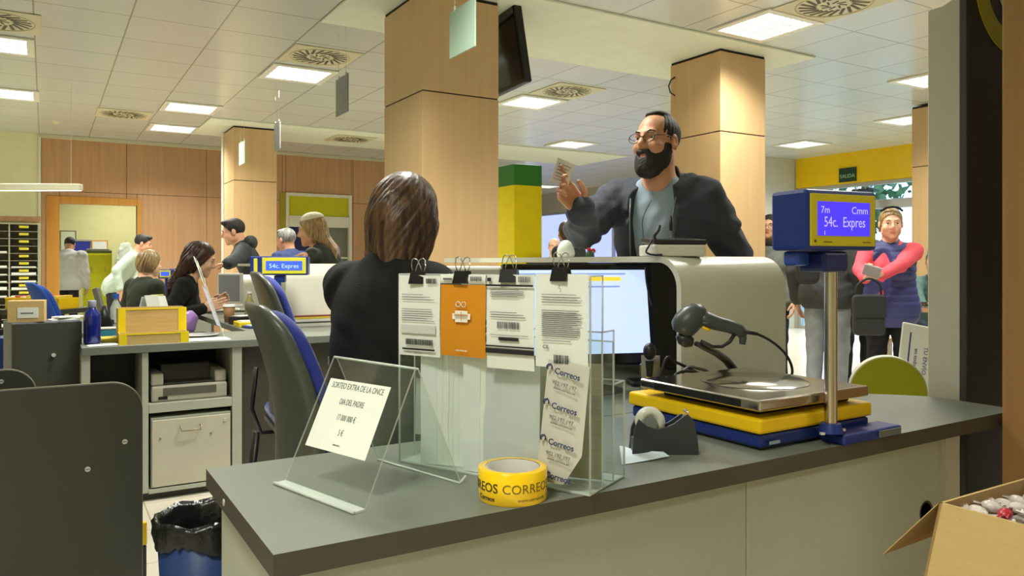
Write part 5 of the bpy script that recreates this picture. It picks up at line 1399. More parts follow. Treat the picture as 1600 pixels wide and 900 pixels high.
# desk running back + shelves (2nd and 3rd positions)
t = thing('clerk_desk', 'grey desk behind the second counter, under the middle white shelf', 'desk', (.98,CV+.52,0)); MB().box((0,0,DESK-.035), (.98,1.7,DESK), lam, .002).build('worktop', t); MB().box((.70,.02,0), (.72,1.64,DESK-.036), carc, .001).build('front_panel', t)
q = onv(447,4.72); 
hood((q[0],4.72,DESK), .62, 1.38, 1.13-DESK, 'second curved white customer shelf, left of the seated clerk')
t = thing('clerk_desk', 'far grey desk under the small white shelf', 'desk', (1.12,6.5,0)); MB().box((0,0,DESK-.035), (.84,.98,DESK), lam, .002).build('worktop', t); MB().box((.60,.02,0), (.62,.96,DESK-.036), carc, .001).build('front_panel', t); MB().box((.02,.02,0), (.04,.96,DESK-.036), carc, .001).build('side_panel', t)
q = onv(380,6.85)
hood((q[0],6.85,DESK), .45, .34, 1.03-DESK, 'far curved white customer shelf under the hooded man')
p = at(358,470,6.35); t = thing('monitor', 'small grey monitor seen from the side before the far shelf', 'monitor', (p.x,p.y,DESK), cyaw(25))
MB().box((-.13,0,.05), (.13,.03,.30), M('monitor_white', (216,216,206), .4), .006).build('frame', t); MB().box((-.115,-.0015,.07), (.115,.001,.285), M('monitor_dim', (130,134,138), .2)).build('screen', t); MB().lathe([(0,.012),(.08,.01),(.085,0)], M('monitor_white'), 24).cyl((0,.015,.0),(0,.015,.1),.018,M('monitor_white')).build('stand', t)
# display of the second scale
p = at(436,430,4.45); pz_ = p.z
t = thing('display_pole', 'blue pole carrying the small customer display on the second counter', 'pole', (p.x,p.y,DESK)); MB().cyl((0,0,0),(0,0,pz_-DESK-.04),.012,cor_b).lathe([(0,.012),(.06,.01),(.065,0)], cor_b, 24).build('pole', t)
d = thing('scale_display', 'small blue and yellow customer display glowing beyond the office chairs', 'display', (p.x,p.y,pz_+.0), cyaw(-8)); d.scale = (1.05,)*3
cor_y3 = M('display_yellow_bright', (210,206,60), .4)
MB().box((-.155,0,.0), (.155,.10,.105), cor_b, .006).build('housing', d); MB().box((-.09,-.003,.008), (.145,.001,.097), cor_y3, .006).build('bezel', d)
MB().box((-.135,-.002,.012), (-.115,.001,.092), cor_y3, .002).build('side_stripe', d); MB().box((-.07,-.0045,.028), (.125,-.0028,.078), M('lcd_cobalt', (50,80,230), emit=.9)).build('screen', d)
m = MB(); m.text('54c. Expres', .034, M('lcd_pale', (150,180,255), emit=1.0), frame((.027,-.0047,.05),(1,0,0),(0,0,1)), ext=.0003); m.build('readout', d)
MB().box((-.03,.01,-.04), (.03,.07,-.001), cor_b, .006).build('neck', d)
for i, (px, py, Y, lab) in enumerate(((258,428,8.3,'tiny glowing blue customer display left of the long haired clerk'),(275,426,8.6,'tiny glowing blue customer display touching the long haired clerk'))):
    p = at(px,py+6,Y); t = thing('customer_display', lab, 'display', (p.x,p.y,0), cyaw(0), 'distant customer displays')
    MB().box((-.075,0,p.z-.01), (.075,.06,p.z+.09), cor_b, .005).build('housing', t); MB().box((-.06,-.003,p.z+.005), (.06,.001,p.z+.08), cor_y3, .002).build('bezel', t); MB().box((-.045,-.0045,p.z+.02), (.045,-.0028,p.z+.065), M('lcd_cobalt')).build('screen', t)
    MB().cyl((0,.03,.012),(0,.03,p.z-.011),.015,cor_b).lathe([(0,.012),(.09,.01),(.1,0)], cor_b, 20).build('stand', t)

# --- things on the second counter
def on2(px, py, z=DESK): q = onz(px, py, z); return q
cardw = M('tray_board', (196,166,104), .7, noise=.08, stretch=(1,1,12)); tape_y = M('tray_yellow', (232,206,20), .5)
p = on2(187,543); Wd = .30
def doc_tray(label, loc, W, D, H, rz):
    t = thing('document_tray', label, 'tray', loc, rz, 'cardboard document trays with yellow ends')
    MB().box((0,0,0), (W,.004,H), cardw).box((0,D-.004,0), (W,D,H), cardw).box((0,.004,0), (.004,D-.004,H), cardw).box((W-.004,.004,0), (W,D-.004,H), cardw).box((.004,.004,0), (W-.004,D-.004,.004), cardw).build('body', t)
    MB().box((-.003,-.003,0), (.03,-.0005,H+.002), tape_y).build('yellow_end', t); MB().box((W-.035,-.003,0), (W+.003,-.0005,H+.002), tape_y).build('yellow_end', t)
    MB().box((.031,-.0025,H-.006), (W-.036,-.0006,H+.001), tape_y).build('yellow_rim', t)
    return t
ry = cyaw(0)
doc_tray('lower yellow edged cardboard tray on the second counter', (on2(190,543).x,CV+.01,DESK), .30, .1, .052, 0)
doc_tray('taller yellow edged cardboard tray behind the lower one', (on2(187,538).x+.0,CV+.115,DESK), .30, .16, .165, 0)
def ontop(px, vv): q = onv(px, vv); return q
p = ontop(144, CV+.14)
t = thing('water_bottle', 'tall blue bottle with grey cap at the left end of the second counter', 'bottle', (p[0],p[1],DESK)); bb_ = M('bottle_blue', (16,30,110), .12, coat=.6)
MB().lathe([(0,.0),(.034,.001),(.037,.01),(.037,.13),(.034,.15),(.018,.168),(.0165,.18),(0,.18)], bb_, 28).build('body', t); MB().lathe([(.0175,.176),(.0185,.18),(.0185,.205),(.016,.209),(0,.209)], M('cap_grey', (130,136,150), .35), 24).build('cap', t)
def papers(name, label, px, v0, w, d, mat, rz=0, z=DESK, h=.003, n=3, cat='paper'):
    q = onv(px, v0); o = MB()
    for i in range(n): o.box((-w/2+.004*i,-d/2-.003*i,h/n*i), (w/2+.004*i,d/2-.003*i,h/n*(i+1)-.0001), mat, T=rotm(0,0,.05*i))
    o = o.build(name, loc=(q[0],q[1],z+.0003), rz=rz); tag(o, label, cat); return o
papers('paper_sheets', 'white sheets at the left front corner of the second counter', 160, CV+.055, .12, .09, paper, .1)
papers('paper_sheets', 'large white sheet right of the yellow edged trays', 322, CV+.09, .2, .15, paper, -.1)
papers('yellow_folders', 'small stack of yellow folders beside the blue bottle', 166, CV+.26, .10, .12, M('folder_yellow', (214,196,70), .6), .1, h=.02, n=4, cat='folders')
q = onv(171, CV+.40); t = thing('teal_box', 'flat teal box behind the blue bottle', 'box', (q[0],q[1],DESK)); MB().box((-.055,-.04,0), (.055,.04,.05), M('teal_card', (50,130,160), .5), .003).build('body', t); MB().box((-.057,-.042,.0505), (.057,.042,.058), M('teal_lid', (190,190,180), .5), .002).build('lid', t)
q = onv(310, CV+.30); t = thing('plate', 'white oval plate behind the large sheet', 'plate', (q[0],q[1],DESK)); MB().lathe([(0,.002),(.06,.002),(.085,.012),(.086,.009),(.06,0),(0,0)], M('plate_white', (222,222,220), .3), 32, sx=1.2).build('dish', t)
# purple bag: lumpy translucent plastic
q = onv(292, CV+.44); g = SDF((-.09,-.07,0),(.09,.07,.16),.004); g.ell((0,0,.06),(.05,.04,.06),None,.01); g.ell((.02,.0,.09),(.035,.03,.04),None,.02); g.ell((-.03,.0,.04),(.035,.03,.04),None,.02); g.folds(.004,2,90,60); g.cut((0,0,.0),(0,0,-1))
o = g.mesh('plastic_bag', [M('bag_lilac', (146,112,176), .35, bump=.3, bscale=60)]); o.location = (q[0],q[1],DESK-.002); tag(o, 'crumpled lilac plastic bag behind the cardboard trays', 'bag')
# leaning acrylic display on the second counter
q0 = onv(356, CV+.2); pt = at(318,402,4.3); 
t = thing('sign_easel', 'clear slanted acrylic sign holder at the right end of the second counter', 'sign holder', (q0[0]-.02,CV+.2,DESK), 0)
m = MB(); m.raw([(.0,0,0),(.03,.17,0),(-.10,.20,.40),(-.14,.05,.42)], [(0,1,2,3)], clear)
for a_, b_ in (((0,0,0),(.03,.17,0)),((.03,.17,0),(-.10,.20,.40)),((-.10,.20,.40),(-.14,.05,.42)),((-.14,.05,.42),(0,0,0))): m.tube([a_,b_], .0022, clear_e, 6)
m.build('sheet', t); m = MB(); m.raw([(-.13,.055,.41),(-.10,.18,.39),(-.07,.16,.27),(-.105,.045,.30)], [(0,1,2,3)], M('card_pale', (206,204,160), .6)); m.raw([(-.1295,.0545,.411),(-.0995,.1795,.391),(-.0695,.1595,.271),(-.1045,.0445,.301)], [(3,2,1,0)], M('card_pale')); m.build('inserted_card', t)
m = MB(); m.raw([(-.10,.05,.27),(-.06,.16,.24),(.01,.15,.04),(-.03,.03,.06)], [(0,1,2,3)], M('card_lilac', (196,190,214), .6)); m.build('lilac_card', t)
# pens/calendars behind
for i, (px, vv, c_, lean_, lab) in enumerate(((233,5.3,(222,214,96),.35,'slanted yellow edged calendar before the blonde clerk'),(248,5.1,(206,208,196),-.3,'slanted white calendar before the blonde clerk'))):
    q = onv(px, vv); t = thing('desk_calendar', lab, 'calendar', (q[0],q[1],DESK+.0), cyaw(20)); 
    MB().box((-.006,-.05,0), (.0,.05,.2), M('cal_%d' % i, c_, .6), .001, rotm(0,lean_,0)).build('page', t); MB().box((.0,-.05,0), (.006,.05,.19), paper, .001, Matrix.Translation((.14*math.copysign(1,lean_),0,0)) @ rotm(0,-lean_,0)).build('page', t)
q = onv(163, 5.2); t = thing('black_cone', 'small black cone shaped object behind the blue bottle', 'ornament', (q[0],q[1],DESK)); MB().lathe([(0,.0),(.05,.0),(.012,.13),(0,.13)], blk, 20).build('body', t)
q = onv(165, 5.45); t = thing('desk_phone', 'slanted grey cordless phone behind the blue bottle', 'phone', (q[0],q[1],DESK), cyaw(10)); MB().box((-.03,-.03,0), (.04,.03,.03), blk, .006).build('cradle', t); MB().box((-.02,-.015,.03), (.02,.015,.24), M('phone_grey', (120,120,110), .4), .008, rotm(0,-.3,0)).build('handset', t)
q = onv(181, 5.5); t = thing('water_bottle', 'small clear bottle with blue cap beside the grey phone', 'bottle', (q[0],q[1],DESK)); MB().lathe([(0,0),(.03,0),(.032,.01),(.032,.1),(.012,.15),(.012,.16)], acrylic('bottle_clear', (225,232,236), True), 20).build('body', t); MB().cyl((0,0,.16),(0,0,.19),.02,M('cap_blue', (50,90,190), .4)).build('cap', t)
q = onv(202, 5.2); t = thing('white_cup', 'white cup between the bottle and the calendars', 'cup', (q[0],q[1],DESK)); MB().lathe([(0,0),(.03,0),(.04,.09),(.036,.09),(.027,.006),(0,.006)], M('plate_white'), 24).build('bowl', t); MB().tube([(.037,0,.07),(.06,0,.06),(.055,0,.03),(.032,0,.02)], .005, M('plate_white'), 8).build('handle', t)
# desk that carries those: one more table
t = thing('side_desk', 'grey desk in front of the blonde clerk', 'desk', (.05,4.95,0)); MB().box((.05,-.1,DESK-.035), (.55,1.1,DESK), lam, .003).build('worktop', t)
for x_, y_ in ((.08,-.07),(.52,-.07),(.08,1.06),(.52,1.06)): MB().box((x_-.02,y_-.02,0), (x_+.02,y_+.02,DESK-.036), M('leg_grey', (120,120,112), .4), .003).build('leg', t)
q = onv(358, 5.25); t = thing('paper_cup', 'brown and white takeaway cup at the clerk\'s elbow', 'cup', (q[0],q[1],DESK)); MB().lathe([(0,0),(.028,0),(.038,.10),(0,.10)], M('cup_brown', (150,110,70), .6), 24).build('sleeve', t); MB().lathe([(.041,.10),(.04,.112),(.034,.116),(0,.116)], M('plate_white'), 24).build('lid', t)
q = onv(390, 5.35); t = thing('glass_bottle', 'yellowish glass bottle beside the takeaway cup', 'bottle', (q[0],q[1],DESK)); MB().lathe([(0,0),(.03,0),(.032,.01),(.032,.10),(.028,.12),(.015,.15),(.014,.18),(0,.18)], M('juice', (150,140,90), .15, coat=.5), 24).build('body', t); MB().cyl((0,0,.18),(0,0,.195),.017,M('plate_white')).build('cap', t)
t = thing('side_desk', 'grey desk at the elbow of the long haired clerk', 'desk', (.50,5.05,0)); bpy.data.objects.remove(t)
for i, (px, vv, w, d_, h0, c_, lab) in enumerate(((376,4.85,.18,.16,.03,(226,198,20),'yellow paper tray beyond the right end of the second counter'),(392,4.72,.14,.1,.014,(36,60,120),'blue pad lying before the yellow paper tray'),(368,5.05,.16,.1,.05,(28,28,28),'black stapler box behind the yellow paper tray'))):
    q = onv(px, vv); t = thing('desk_tray', lab, 'tray', (max(q[0],1.08),q[1],DESK), .2*i); MB().box((-w/2,-d_/2,0), (w/2,d_/2,h0), M('dtray_%d' % i, c_, .5), .004).build('body', t); MB().box((-w/2+.02,-d_/2+.01,h0+.0003), (w/2-.01,d_/2-.01,h0+.004), paper).build('paper', t)
q = onv(492, 4.66)
for i, (c_, h0, lab) in enumerate((((196,196,186),.02,'white folder lowest in the pile below the middle shelf'),((60,60,62),.008,'black folder second in the pile below the middle shelf'),((206,206,196),.018,'pale folder third in the pile below the middle shelf'),((214,190,50),.012,'yellow folder fourth in the pile below the middle shelf'),((120,40,30),.006,'dark red folder on top of the pile below the middle shelf'))):
    zz_ = DESK+sum((.02,.008,.018,.012,.006)[:i])+.0003*i
    o = MB().box((-.16,-.03,0), (.12,.05,h0-.0003), M('pile_%d' % i, c_, .6), .002).build('file_folder', loc=(q[0]+.004*i,4.66,zz_)); tag(o, lab, 'folder', None)

# --- dark cabinet, box, papers on the left
p = at(75,503,3.58); zt = p.z
t = thing('dark_cabinet', 'charcoal cabinet with a round knob at the left, box on top', 'cabinet', (p.x-.0,p.y+.0,0), .2)
Wc = .285; 
MB().box((-Wc/2,.02,.04), (Wc/2,.21,zt-.0), M('cabinet_side', (92,98,110), .45), .003).build('body', t); MB().box((-Wc/2,.0,.045), (Wc/2,.018,zt-.004), charcoal, .002).build('door', t); MB().cyl((.02,-.016,zt-.155),(.02,-.0005,zt-.155),.009,screw,.007,16).build('knob', t); MB().box((-Wc/2+.02,.03,0), (Wc/2-.02,.19,.039), blk).build('plinth', t)
CM = Matrix.Translation((p.x,p.y,zt)) @ Matrix.Rotation(t.rotation_euler.z, 4, 'Z')
q = CM @ Vector((-.068,.08,0))
o = thing('parcel', 'small brown cardboard parcel with a white label on the dark cabinet', 'parcel', (q.x,q.y,zt+.0005), -.1); MB().box((-.073,-.05,0), (.073,.05,.10), card, .002).build('carton', o); MB().box((-.033,-.0515,.02), (.05,-.0501,.068), paper).build('label', o); MB().box((-.02,-.0522,.04), (.03,-.0516,.045), ink).build('label_print', o)
for i, (x_, y_, r_, lab) in enumerate(((.08,.07,.15,'lowest loose letter on the dark cabinet'),(.095,.085,-.2,'middle loose letter on the dark cabinet'),(.10,.075,.4,'top loose letter on the dark cabinet'))):
    q = CM @ Vector((x_,y_,0)); o = MB().box((-.06,-.035,0), (.06,.035,.006), paper, .001).build('loose_letter', loc=(q.x,q.y,zt+.0005+.0065*i), rz=r_+.1); tag(o, lab, 'letter')
p = at(4,500,4.3); t = thing('bin_rack', 'dark rack with yellow and blue bags at the left edge', 'rack', (p.x,p.y,0), cyaw(0)); MB().box((-.14,0,0), (.05,.3,.02), blk).box((-.14,0,.0), (-.12,.3,.75), blk).box((.03,0,0), (.05,.3,.75), blk).build('frame', t)
MB().box((-.11,.02,.03), (.02,.28,.45), cor_y, .03).build('yellow_bag', t); MB().box((-.11,.02,.47), (.02,.28,.72), cor_b, .03).build('blue_bag', t)
# yellow crates on a table
p = at(57,483,6.4); t = thing('sorting_table', 'dark table carrying yellow mail crates at the left', 'table', (p.x,p.y,0), cyaw(5)); MB().box((-.32,-.1,p.z-.04), (.26,.4,p.z), charcoal, .003).build('tabletop', t)
for x_ in (-.29,.23):
    for y_ in (-.07,.37): MB().box((x_-.02,y_-.02,0), (x_+.02,y_+.02,p.z-.041), blk, .002).build('leg', t)
pT = Matrix.Translation((p.x,p.y,p.z+.0005)) @ Matrix.Rotation(cyaw(5), 4, 'Z')
for i, (x_, w_, lab) in enumerate(((-.12,.22,'left yellow mail crate on the dark table'),(.12,.24,'right yellow mail crate on the dark table'))):
    q = pT @ Vector((x_,0,0)); t = thing('mail_crate', lab, 'crate', q, cyaw(5), 'yellow mail crates'); w2 = w_/2
    MB().box((-w2,-.06,0), (w2,-.055,.09), cor_y).box((-w2,.195,0), (w2,.2,.09), cor_y).box((-w2,-.055,0), (-w2+.005,.195,.09), cor_y).box((w2-.005,-.055,0), (w2,.195,.09), cor_y).box((-w2,-.055,0), (w2,.195,.004), cor_y).box((-w2-.004,-.066,.088), (w2+.004,-.056,.098), cor_y, .002).build('body', t)
    for k in range(4): MB().box((-w2+.02+k*.05,-.04,.01), (-w2+.05+k*.05,.17,.105+.006*(k % 2)), (paper, M('red_edge',(190,60,40),.6), paper, M('folder_yellow'))[k], .001).build('mail_bundle', t)
# pigeonholes
u_r = onv(60,12.25)[0]; zt = zat(350, onv(30,12.25)); t = thing('pigeonhole_cabinet', 'tall grey pigeonhole cabinet with yellow tags at the left edge', 'cabinet', (u_r,12.2,0)); cw, rh, nc, nr = .33, .098, 4, 16
gr = M('pigeon_grey', (158,154,136), .5)
m = MB(); m.box((-nc*cw,.26,0), (0,.28,zt), gr)
for i in range(nc+1): m.box((-i*cw-.008,0,0), (-i*cw+.008,.26,zt), gr)
for k in range(nr+1):
    z = zt-k*rh
    if z > 0:
        for i in range(nc): m.box((-(i+1)*cw+.008,.0,z-.006), (-i*cw-.008,.26,z+.0), gr)
m.build('carcass', t)
for i in range(2):
    for k in range(nr):
        z = zt-k*rh-.035
        if z > .1: MB().box((-(i+.5)*cw-.055,-.004,z-.02), (-(i+.5)*cw+.055,-.0005,z+.012), M('tag_yellow',(206,196,60),.5)).build('tag', t)
r_ = random.Random(2)
for i in range(2):
    for k in range(3, nr):
        z = zt-(k+1)*rh+.001
        if z > .05 and r_.random() < .85: MB().box((-(i+.93)*cw,.01,z), (-(i+.08)*cw,.22,z+r_.uniform(.015,.04)), paper, .001).build('mail_stack', t)

# back room
q = onv(153,13.9); z_ = zat(396,q); t = thing('yellow_locker', 'bright yellow metal locker in the room beyond the doorway', 'locker', (q[0],q[1],0)); wl_ = .2
MB().box((-wl_,0,0), (wl_,.4,z_), M('locker_yellow', (222,224,24), .4), .004).build('body', t)
for k in range(3): MB().box((-wl_+.02,-.008,z_-.32*(k+1)+.01-.1*(k>0)), (wl_-.02,-.001,z_-.02-.32*k-.1*(k>1)), M('locker_yellow'), .003).build('door', t)
for sx in (-.09,.1): MB().box((sx-.004,-.02,z_-.30), (sx+.004,-.0085,z_-.22), M('handle_bronze')).build('handle', t)
o = thing('desk_printer', 'low dark grey printer on top of the yellow locker', 'printer', (q[0],q[1]+.05,z_+.001)); MB().box((-.18,0,0), (.2,.3,.05), M('printer_dark', (86,90,80), .5), .01).build('body', o); MB().box((-.15,.04,.051), (.17,.26,.075), M('printer_beige'), .006).build('lid', o)
q = onv(127,15.2); z0, z1 = zat(440,q), zat(377,q); t = thing('blue_board', 'deep blue wall board behind the yellow locker', 'board', (q[0],15.27,z0)); MB().box((-.16,0,0), (.14,.02,z1-z0), M('board_blue', (44,54,150), .5), .003).build('panel', t); MB().box((-.18,-.006,z1-z0+.001), (.16,.02,z1-z0+.03), alu).build('rail', t)
q = onv(150,15.2); t = thing('wall_notice', 'white notices pinned beside the blue board', 'notice', (q[0]+.05,15.28,zat(395,q))); MB().box((-.1,0,0), (.12,.01,.2), paper, .001).build('sheet', t); MB().box((-.12,.004,-.02), (.14,.018,.22), wood_frame, .003).build('frame', t)
q = onv(107,15.2); t = thing('wall_notice', 'pale framed notice on the back room wall above the man', 'notice', (q[0],15.28,zat(400,q))); MB().box((-.11,0,0), (.1,.01,.42), M('notice_pale',(206,210,180),.6), .001).build('sheet', t); MB().box((-.13,.004,-.02), (.12,.018,.44), M('handle_bronze'), .003).build('frame', t)
q = onv(198,15.0); t = thing('hanging_coat', 'pale coat hanging on the back room wall', 'coat', (q[0],15.18,zat(440,q))); g = SDF((-.25,-.12,-.05),(.25,.1,.85),.01); g.cap((0,0,.1),(0,0,.6),.15,.1,.05,flat=((0,1,0),.4)); g.cap((.08,0,.55),(.14,0,.15),.05,.045,.03); g.cap((-.08,0,.55),(-.14,0,.15),.05,.045,.03); g.folds(.01,1,10,40); g.mesh('cloth', [cl_pale if False else M('coat_pale',(200,206,190),.85)], t); MB().tube([(0,.04,.66),(0,.02,.72),(0,.08,.75)], .005, chrome, 6).build('hook', t)
# light in the back room
# green topped yellow pillar in the hall
q = onz(809,262,2.35) if False else at(812,410,7.9); q.z = 0
zt = CAMZ+(150)/FPX*7.9; zg = CAMZ-(292-HORIZ)/FPX*7.9
t = thing('yellow_totem', 'yellow square pillar with a green top right of the big column', 'pillar', (q.x,q.y,0), 0)
w_ = .165
MB().box((-w_,-w_,0), (w_,w_,zg), M('totem_yellow', (232,214,0), .35), .004).build('yellow_body', t); MB().box((-w_,-w_,zg+.001), (w_,w_,zt), M('totem_green', (44,120,44), .4), .004).build('green_top', t)
# small floor things
q = at(393,722,3.9); q.z = 0; t = thing('water_bottle', 'clear plastic bottle standing on the floor under the office chairs', 'bottle', (1.02,3.93,0)); q = onz(393,718,.0)
MB().lathe([(0,0),(.03,0),(.033,.01),(.033,.14),(.014,.19),(.013,.2)], acrylic('bottle_clear'), 20).build('body', t); MB().lathe([(0,.003),(.0315,.003),(.0315,.06),(0,.06)], M('bottle_label', (70,120,190), .4), 20).build('label', t); MB().cyl((0,0,.2),(0,0,.22),.015,M('cap_blue')).build('cap', t)
t.location = (q.x,q.y,0)
q = onz(226,905,.05); t = thing('floor_folder', 'yellow and black folder standing behind the large dark partition', 'folder', (q.x-.03,q.y+.05,0), cyaw(30)); MB().box((-.05,-.01,0), (.045,.02,.16), blk, .003).build('black_cover', t); MB().box((-.05,-.012,.161), (.045,.022,.24), cor_y, .003).build('yellow_cover', t)
# column notice near right
q = onv(1454,4.49); t = thing('column_notice', 'small white notice fixed to the right column', 'notice', (8.5,4.494,zat(428,(8.5,4.49)))); MB().box((-.08,-.004,0), (.12,0,.22), paper, .001).build('sheet', t); MB().box((-.05,-.0055,.05), (.08,-.0042,.17), M('card_grey')).build('picture', t)
# ============================================================ PEOPLE
cl_black = M('cloth_black', (17,18,19), .9, bump=.3, bscale=220, noise=.1)
cl_navy = M('cloth_charcoal_navy', (58,62,72), .85, bump=.25, bscale=220, noise=.08)
cl_greyT = M('tshirt_blue_grey', (142,158,172), .9, bump=.15, bscale=260, noise=.04)
cl_green = M('cloth_dark_green', (46,52,40), .9, bump=.2, bscale=200)
cl_mint = M('shirt_pale_green', (176,192,176), .85, bump=.2, bscale=120)
cl_white = M('shirt_white', (206,208,206), .85, bump=.2, bscale=120)
cl_jack = M('jacket_dark', (38,42,44), .7, bump=.25, bscale=150)
cl_blue = M('jacket_blue', (40,56,104), .7, bump=.25, bscale=150)
cl_greyj = M('jacket_grey', (110,116,110), .85, bump=.25, bscale=180)
jeans_n = M('jeans_navy', (26,34,52), .85, bump=.2, bscale=220); jeans_g = M('jeans_grey', (136,142,146), .85, bump=.35, bscale=90, noise=.12, nscale=14)
pink = M('pink_knit', (232,84,100), .85, bump=.25, bscale=260); vest = M('quilted_navy', (54,58,112), .6)
sk1 = skin_mat('skin_light', (214,160,128)); sk2 = skin_mat('skin_tan', (200,146,112)); sk3 = skin_mat('skin_pale', (226,180,150))
h_brown = hair_mat('hair_brown', (44,28,17), (112,80,52), .42); h_dark = hair_mat('hair_dark', (14,12,10), (38,32,26), .65); h_red = hair_mat('hair_redbrown', (40,20,14), (78,42,28))
h_blond = hair_mat('hair_blond', (120,92,56), (190,158,104)); h_grey = hair_mat('hair_grey', (96,96,92), (166,166,160)); h_sandy = hair_mat('hair_sandy', (110,88,56), (178,148,100))
h_beard = hair_mat('hair_beard', (20,17,14), (52,44,36), .7)
def pos(px, Y): p = at(px, HORIZ, Y); return Vector((p.x, p.y, 0))
def yaw(phi): return cyaw(phi)+math.pi      # figures face +y locally
def camdir(x, y, z=0): u, v = c2r(x, y); return (u, v, z)

# seated clerk seen from behind
F1 = figure('person', 'seated woman clerk seen from behind, brown bob hair, black sweater', pos(578,2.2), yaw(216), H=1.73, vox=.004, pelvis=.632, lean=.17, hyaw=.38, hpitch=.12, seated=True,
       armR=dict(hand=at(775,558,2.62), d=camdir(.95,.35,-.15), n=(0,0,-1), curl=.28, pole=(.6,-.5,-.9)), armL=dict(hand=at(700,550,2.75), d=camdir(.9,.5,-.1), n=(0,0,-1), curl=.3, pole=(-.6,-.4,-.8)),
       top=cl_black, bottom=M('trousers_dark', (30,32,38), .85), hair=h_brown, female=True, hair_style='bob', fold=.0035, collar=None, headscale=1.04, bulk=1.06, jacket=.012, skin=sk3)
t = F1['t']
m = MB(); B = F1['B']; m.tube([B(.07*math.cos(a)+.0, -.012+.062*math.sin(a)*1.0, .505+.012*math.sin(a)) for a in np.linspace(0,2*math.pi,28,endpoint=False)], .0035, M('collar_white', (200,200,192), .7), 8, closed=True); m.build('collar_trim', t)

# standing bearded customer
tk = at(872,312,2.72)
F2 = figure('person', 'standing bearded man with glasses in dark jacket holding up a paper ticket', pos(1032,3.15), yaw(26), H=1.775, vox=.004, lean=.03, hyaw=-.32, hpitch=-.10, hroll=.02,
       armR=dict(hand=at(909,330,2.76), d=camdir(-.62,-.10,.75), n=camdir(.25,-1,.1), curl=(.3,.7,1.05,1.15), pole=(.5,.35,-.8), sg=1, thumb=.9, spread=.05), armL=dict(hand=at(1135,500,3.12), d=(0,0,-1), n=camdir(-1,0,0), curl=.4, pole=(-.5,-.8,-.2)),
       top=cl_greyT, bottom=jeans_n, hair=h_dark, hair_style='receding', beard=h_beard, glasses=True, skin=sk2, fold=.002, sleeve=.6, bulk=.98, jacket=-.006)
def jacket(F, mat, g=.03, open_w=.07, length=.16, hood=True, seed=1, name='jacket', vox=.005, arm_end=.985):
    B, R, s, P = F['B'], F['R'], F['s'], F['P']; t = F['t']
    c = SDF(F['lo']-.04, F['hi']+.04, vox)
    c.ell(P+V(0,0,-.06*s), V(.175,.125,.17)*s, None, .05, g=g); c.ell(B(0,0,.14), V(.155,.11,.16)*s, R, .06, g=g); c.ell(B(0,.0,.32), V(.172,.115,.16)*s, R, .06, g=g)
    c.cap(B(.165,0,.43), B(-.165,0,.43), .06*s, None, .06, g=g*.8); c.cap(B(0,-.035,.46), B(0,-.03,.52), .068*s, None, .04, g=g*.5)
    for S_, E, W, *_ in F['arms'].values():
        c.cap(S_, E, .056*s, .05*s, .04, g=g); c.cap(E, E+(W-E)*arm_end, .048*s, .036*s, .02, g=g*.8)
    if hood:
        c.ell(B(0,-.09,.50), V(.13,.06,.055)*s, R, .04); c.cap(B(.115,-.02,.505), B(.075,.10,.40), .036*s, .028*s, .03); c.cap(B(-.115,-.02,.505), B(-.075,.10,.40), .036*s, .028*s, .03)
    c.folds(.007, seed, 46, 24); c.folds(.0022, seed+3, 95, 60)
    # hollow the front: subtract an opening wedge and the neck
    for z in np.linspace(-.22,.5,48): w = open_w*(.75+.5*max(0,z)/.5); c.ell(B(.0,.16,z), V(w,.12,.06)*s, R, .008, 'sub')
    c.cap(B(0,.01,.45), B(0,.03,.62), .078*s, .085*s, .008, 'sub')
    # hollow shell where the opening shows
    c.cut(P+V(0,0,-length*s-.05), (0,0,-1)); return c.mesh(name, [mat], t)
jacket(F2, cl_navy, .02, .088, .2, True, 4, vox=.004)
B, Hd, s = F2['B'], F2['Hd'], F2['s']; t = F2['t']
MB().tube([B(.082,.128,.16), B(.082,.138,.26), B(.085,.128,.36), B(.09,.10,.44)], .0035, M('zip', (96,98,96), .4), 8).build('zip_right', t)
MB().tube([B(-.082,.128,.16), B(-.082,.138,.26), B(-.085,.128,.36), B(-.09,.10,.44)], .0035, M('zip'), 8).build('zip_left', t)
m = MB(); m.tube([B(-.075,.126,.365), B(-.078,.134,.34), B(-.08,.136,.31)], .006, M('cable_black'), 8); m.build('clip_mic', t)
m = MB(); m.tube(smooth([B(.0,.118,.43), B(.03,.135,.36), B(.028,.14,.28), B(.03,.139,.2), B(.03,.138,.12)]), .0016, M('cable_black'), 6); m.build('earphone_cord', t)
# the ticket
fg = at(879,270,2.73)
tk = thing('paper_ticket', 'small white printed paper ticket held up in the bearded man\'s hand', 'ticket', fg, 0); tk.matrix_world = frame(fg, camdir(.9,.25,-.33), camdir(.22,0,1)) 
g = [[((j/4-.5)*.07, (i/6-.5)*.088, .004*math.sin(i/6*3+j*.5)) for j in range(5)] for i in range(7)]
MB().sheet(g, .0005, M('ticket_paper', (226,222,212), .6)).build('sheet', tk)
m = MB()
for i in range(6): m.box((-.026,-.03+i*.011,.0045+.0005), (.012+.006*(i%3),-.028+i*.011,.0052+.0005), M('ticket_print', (186,120,112), .7) if i < 2 else ink)
m.build('print', tk)

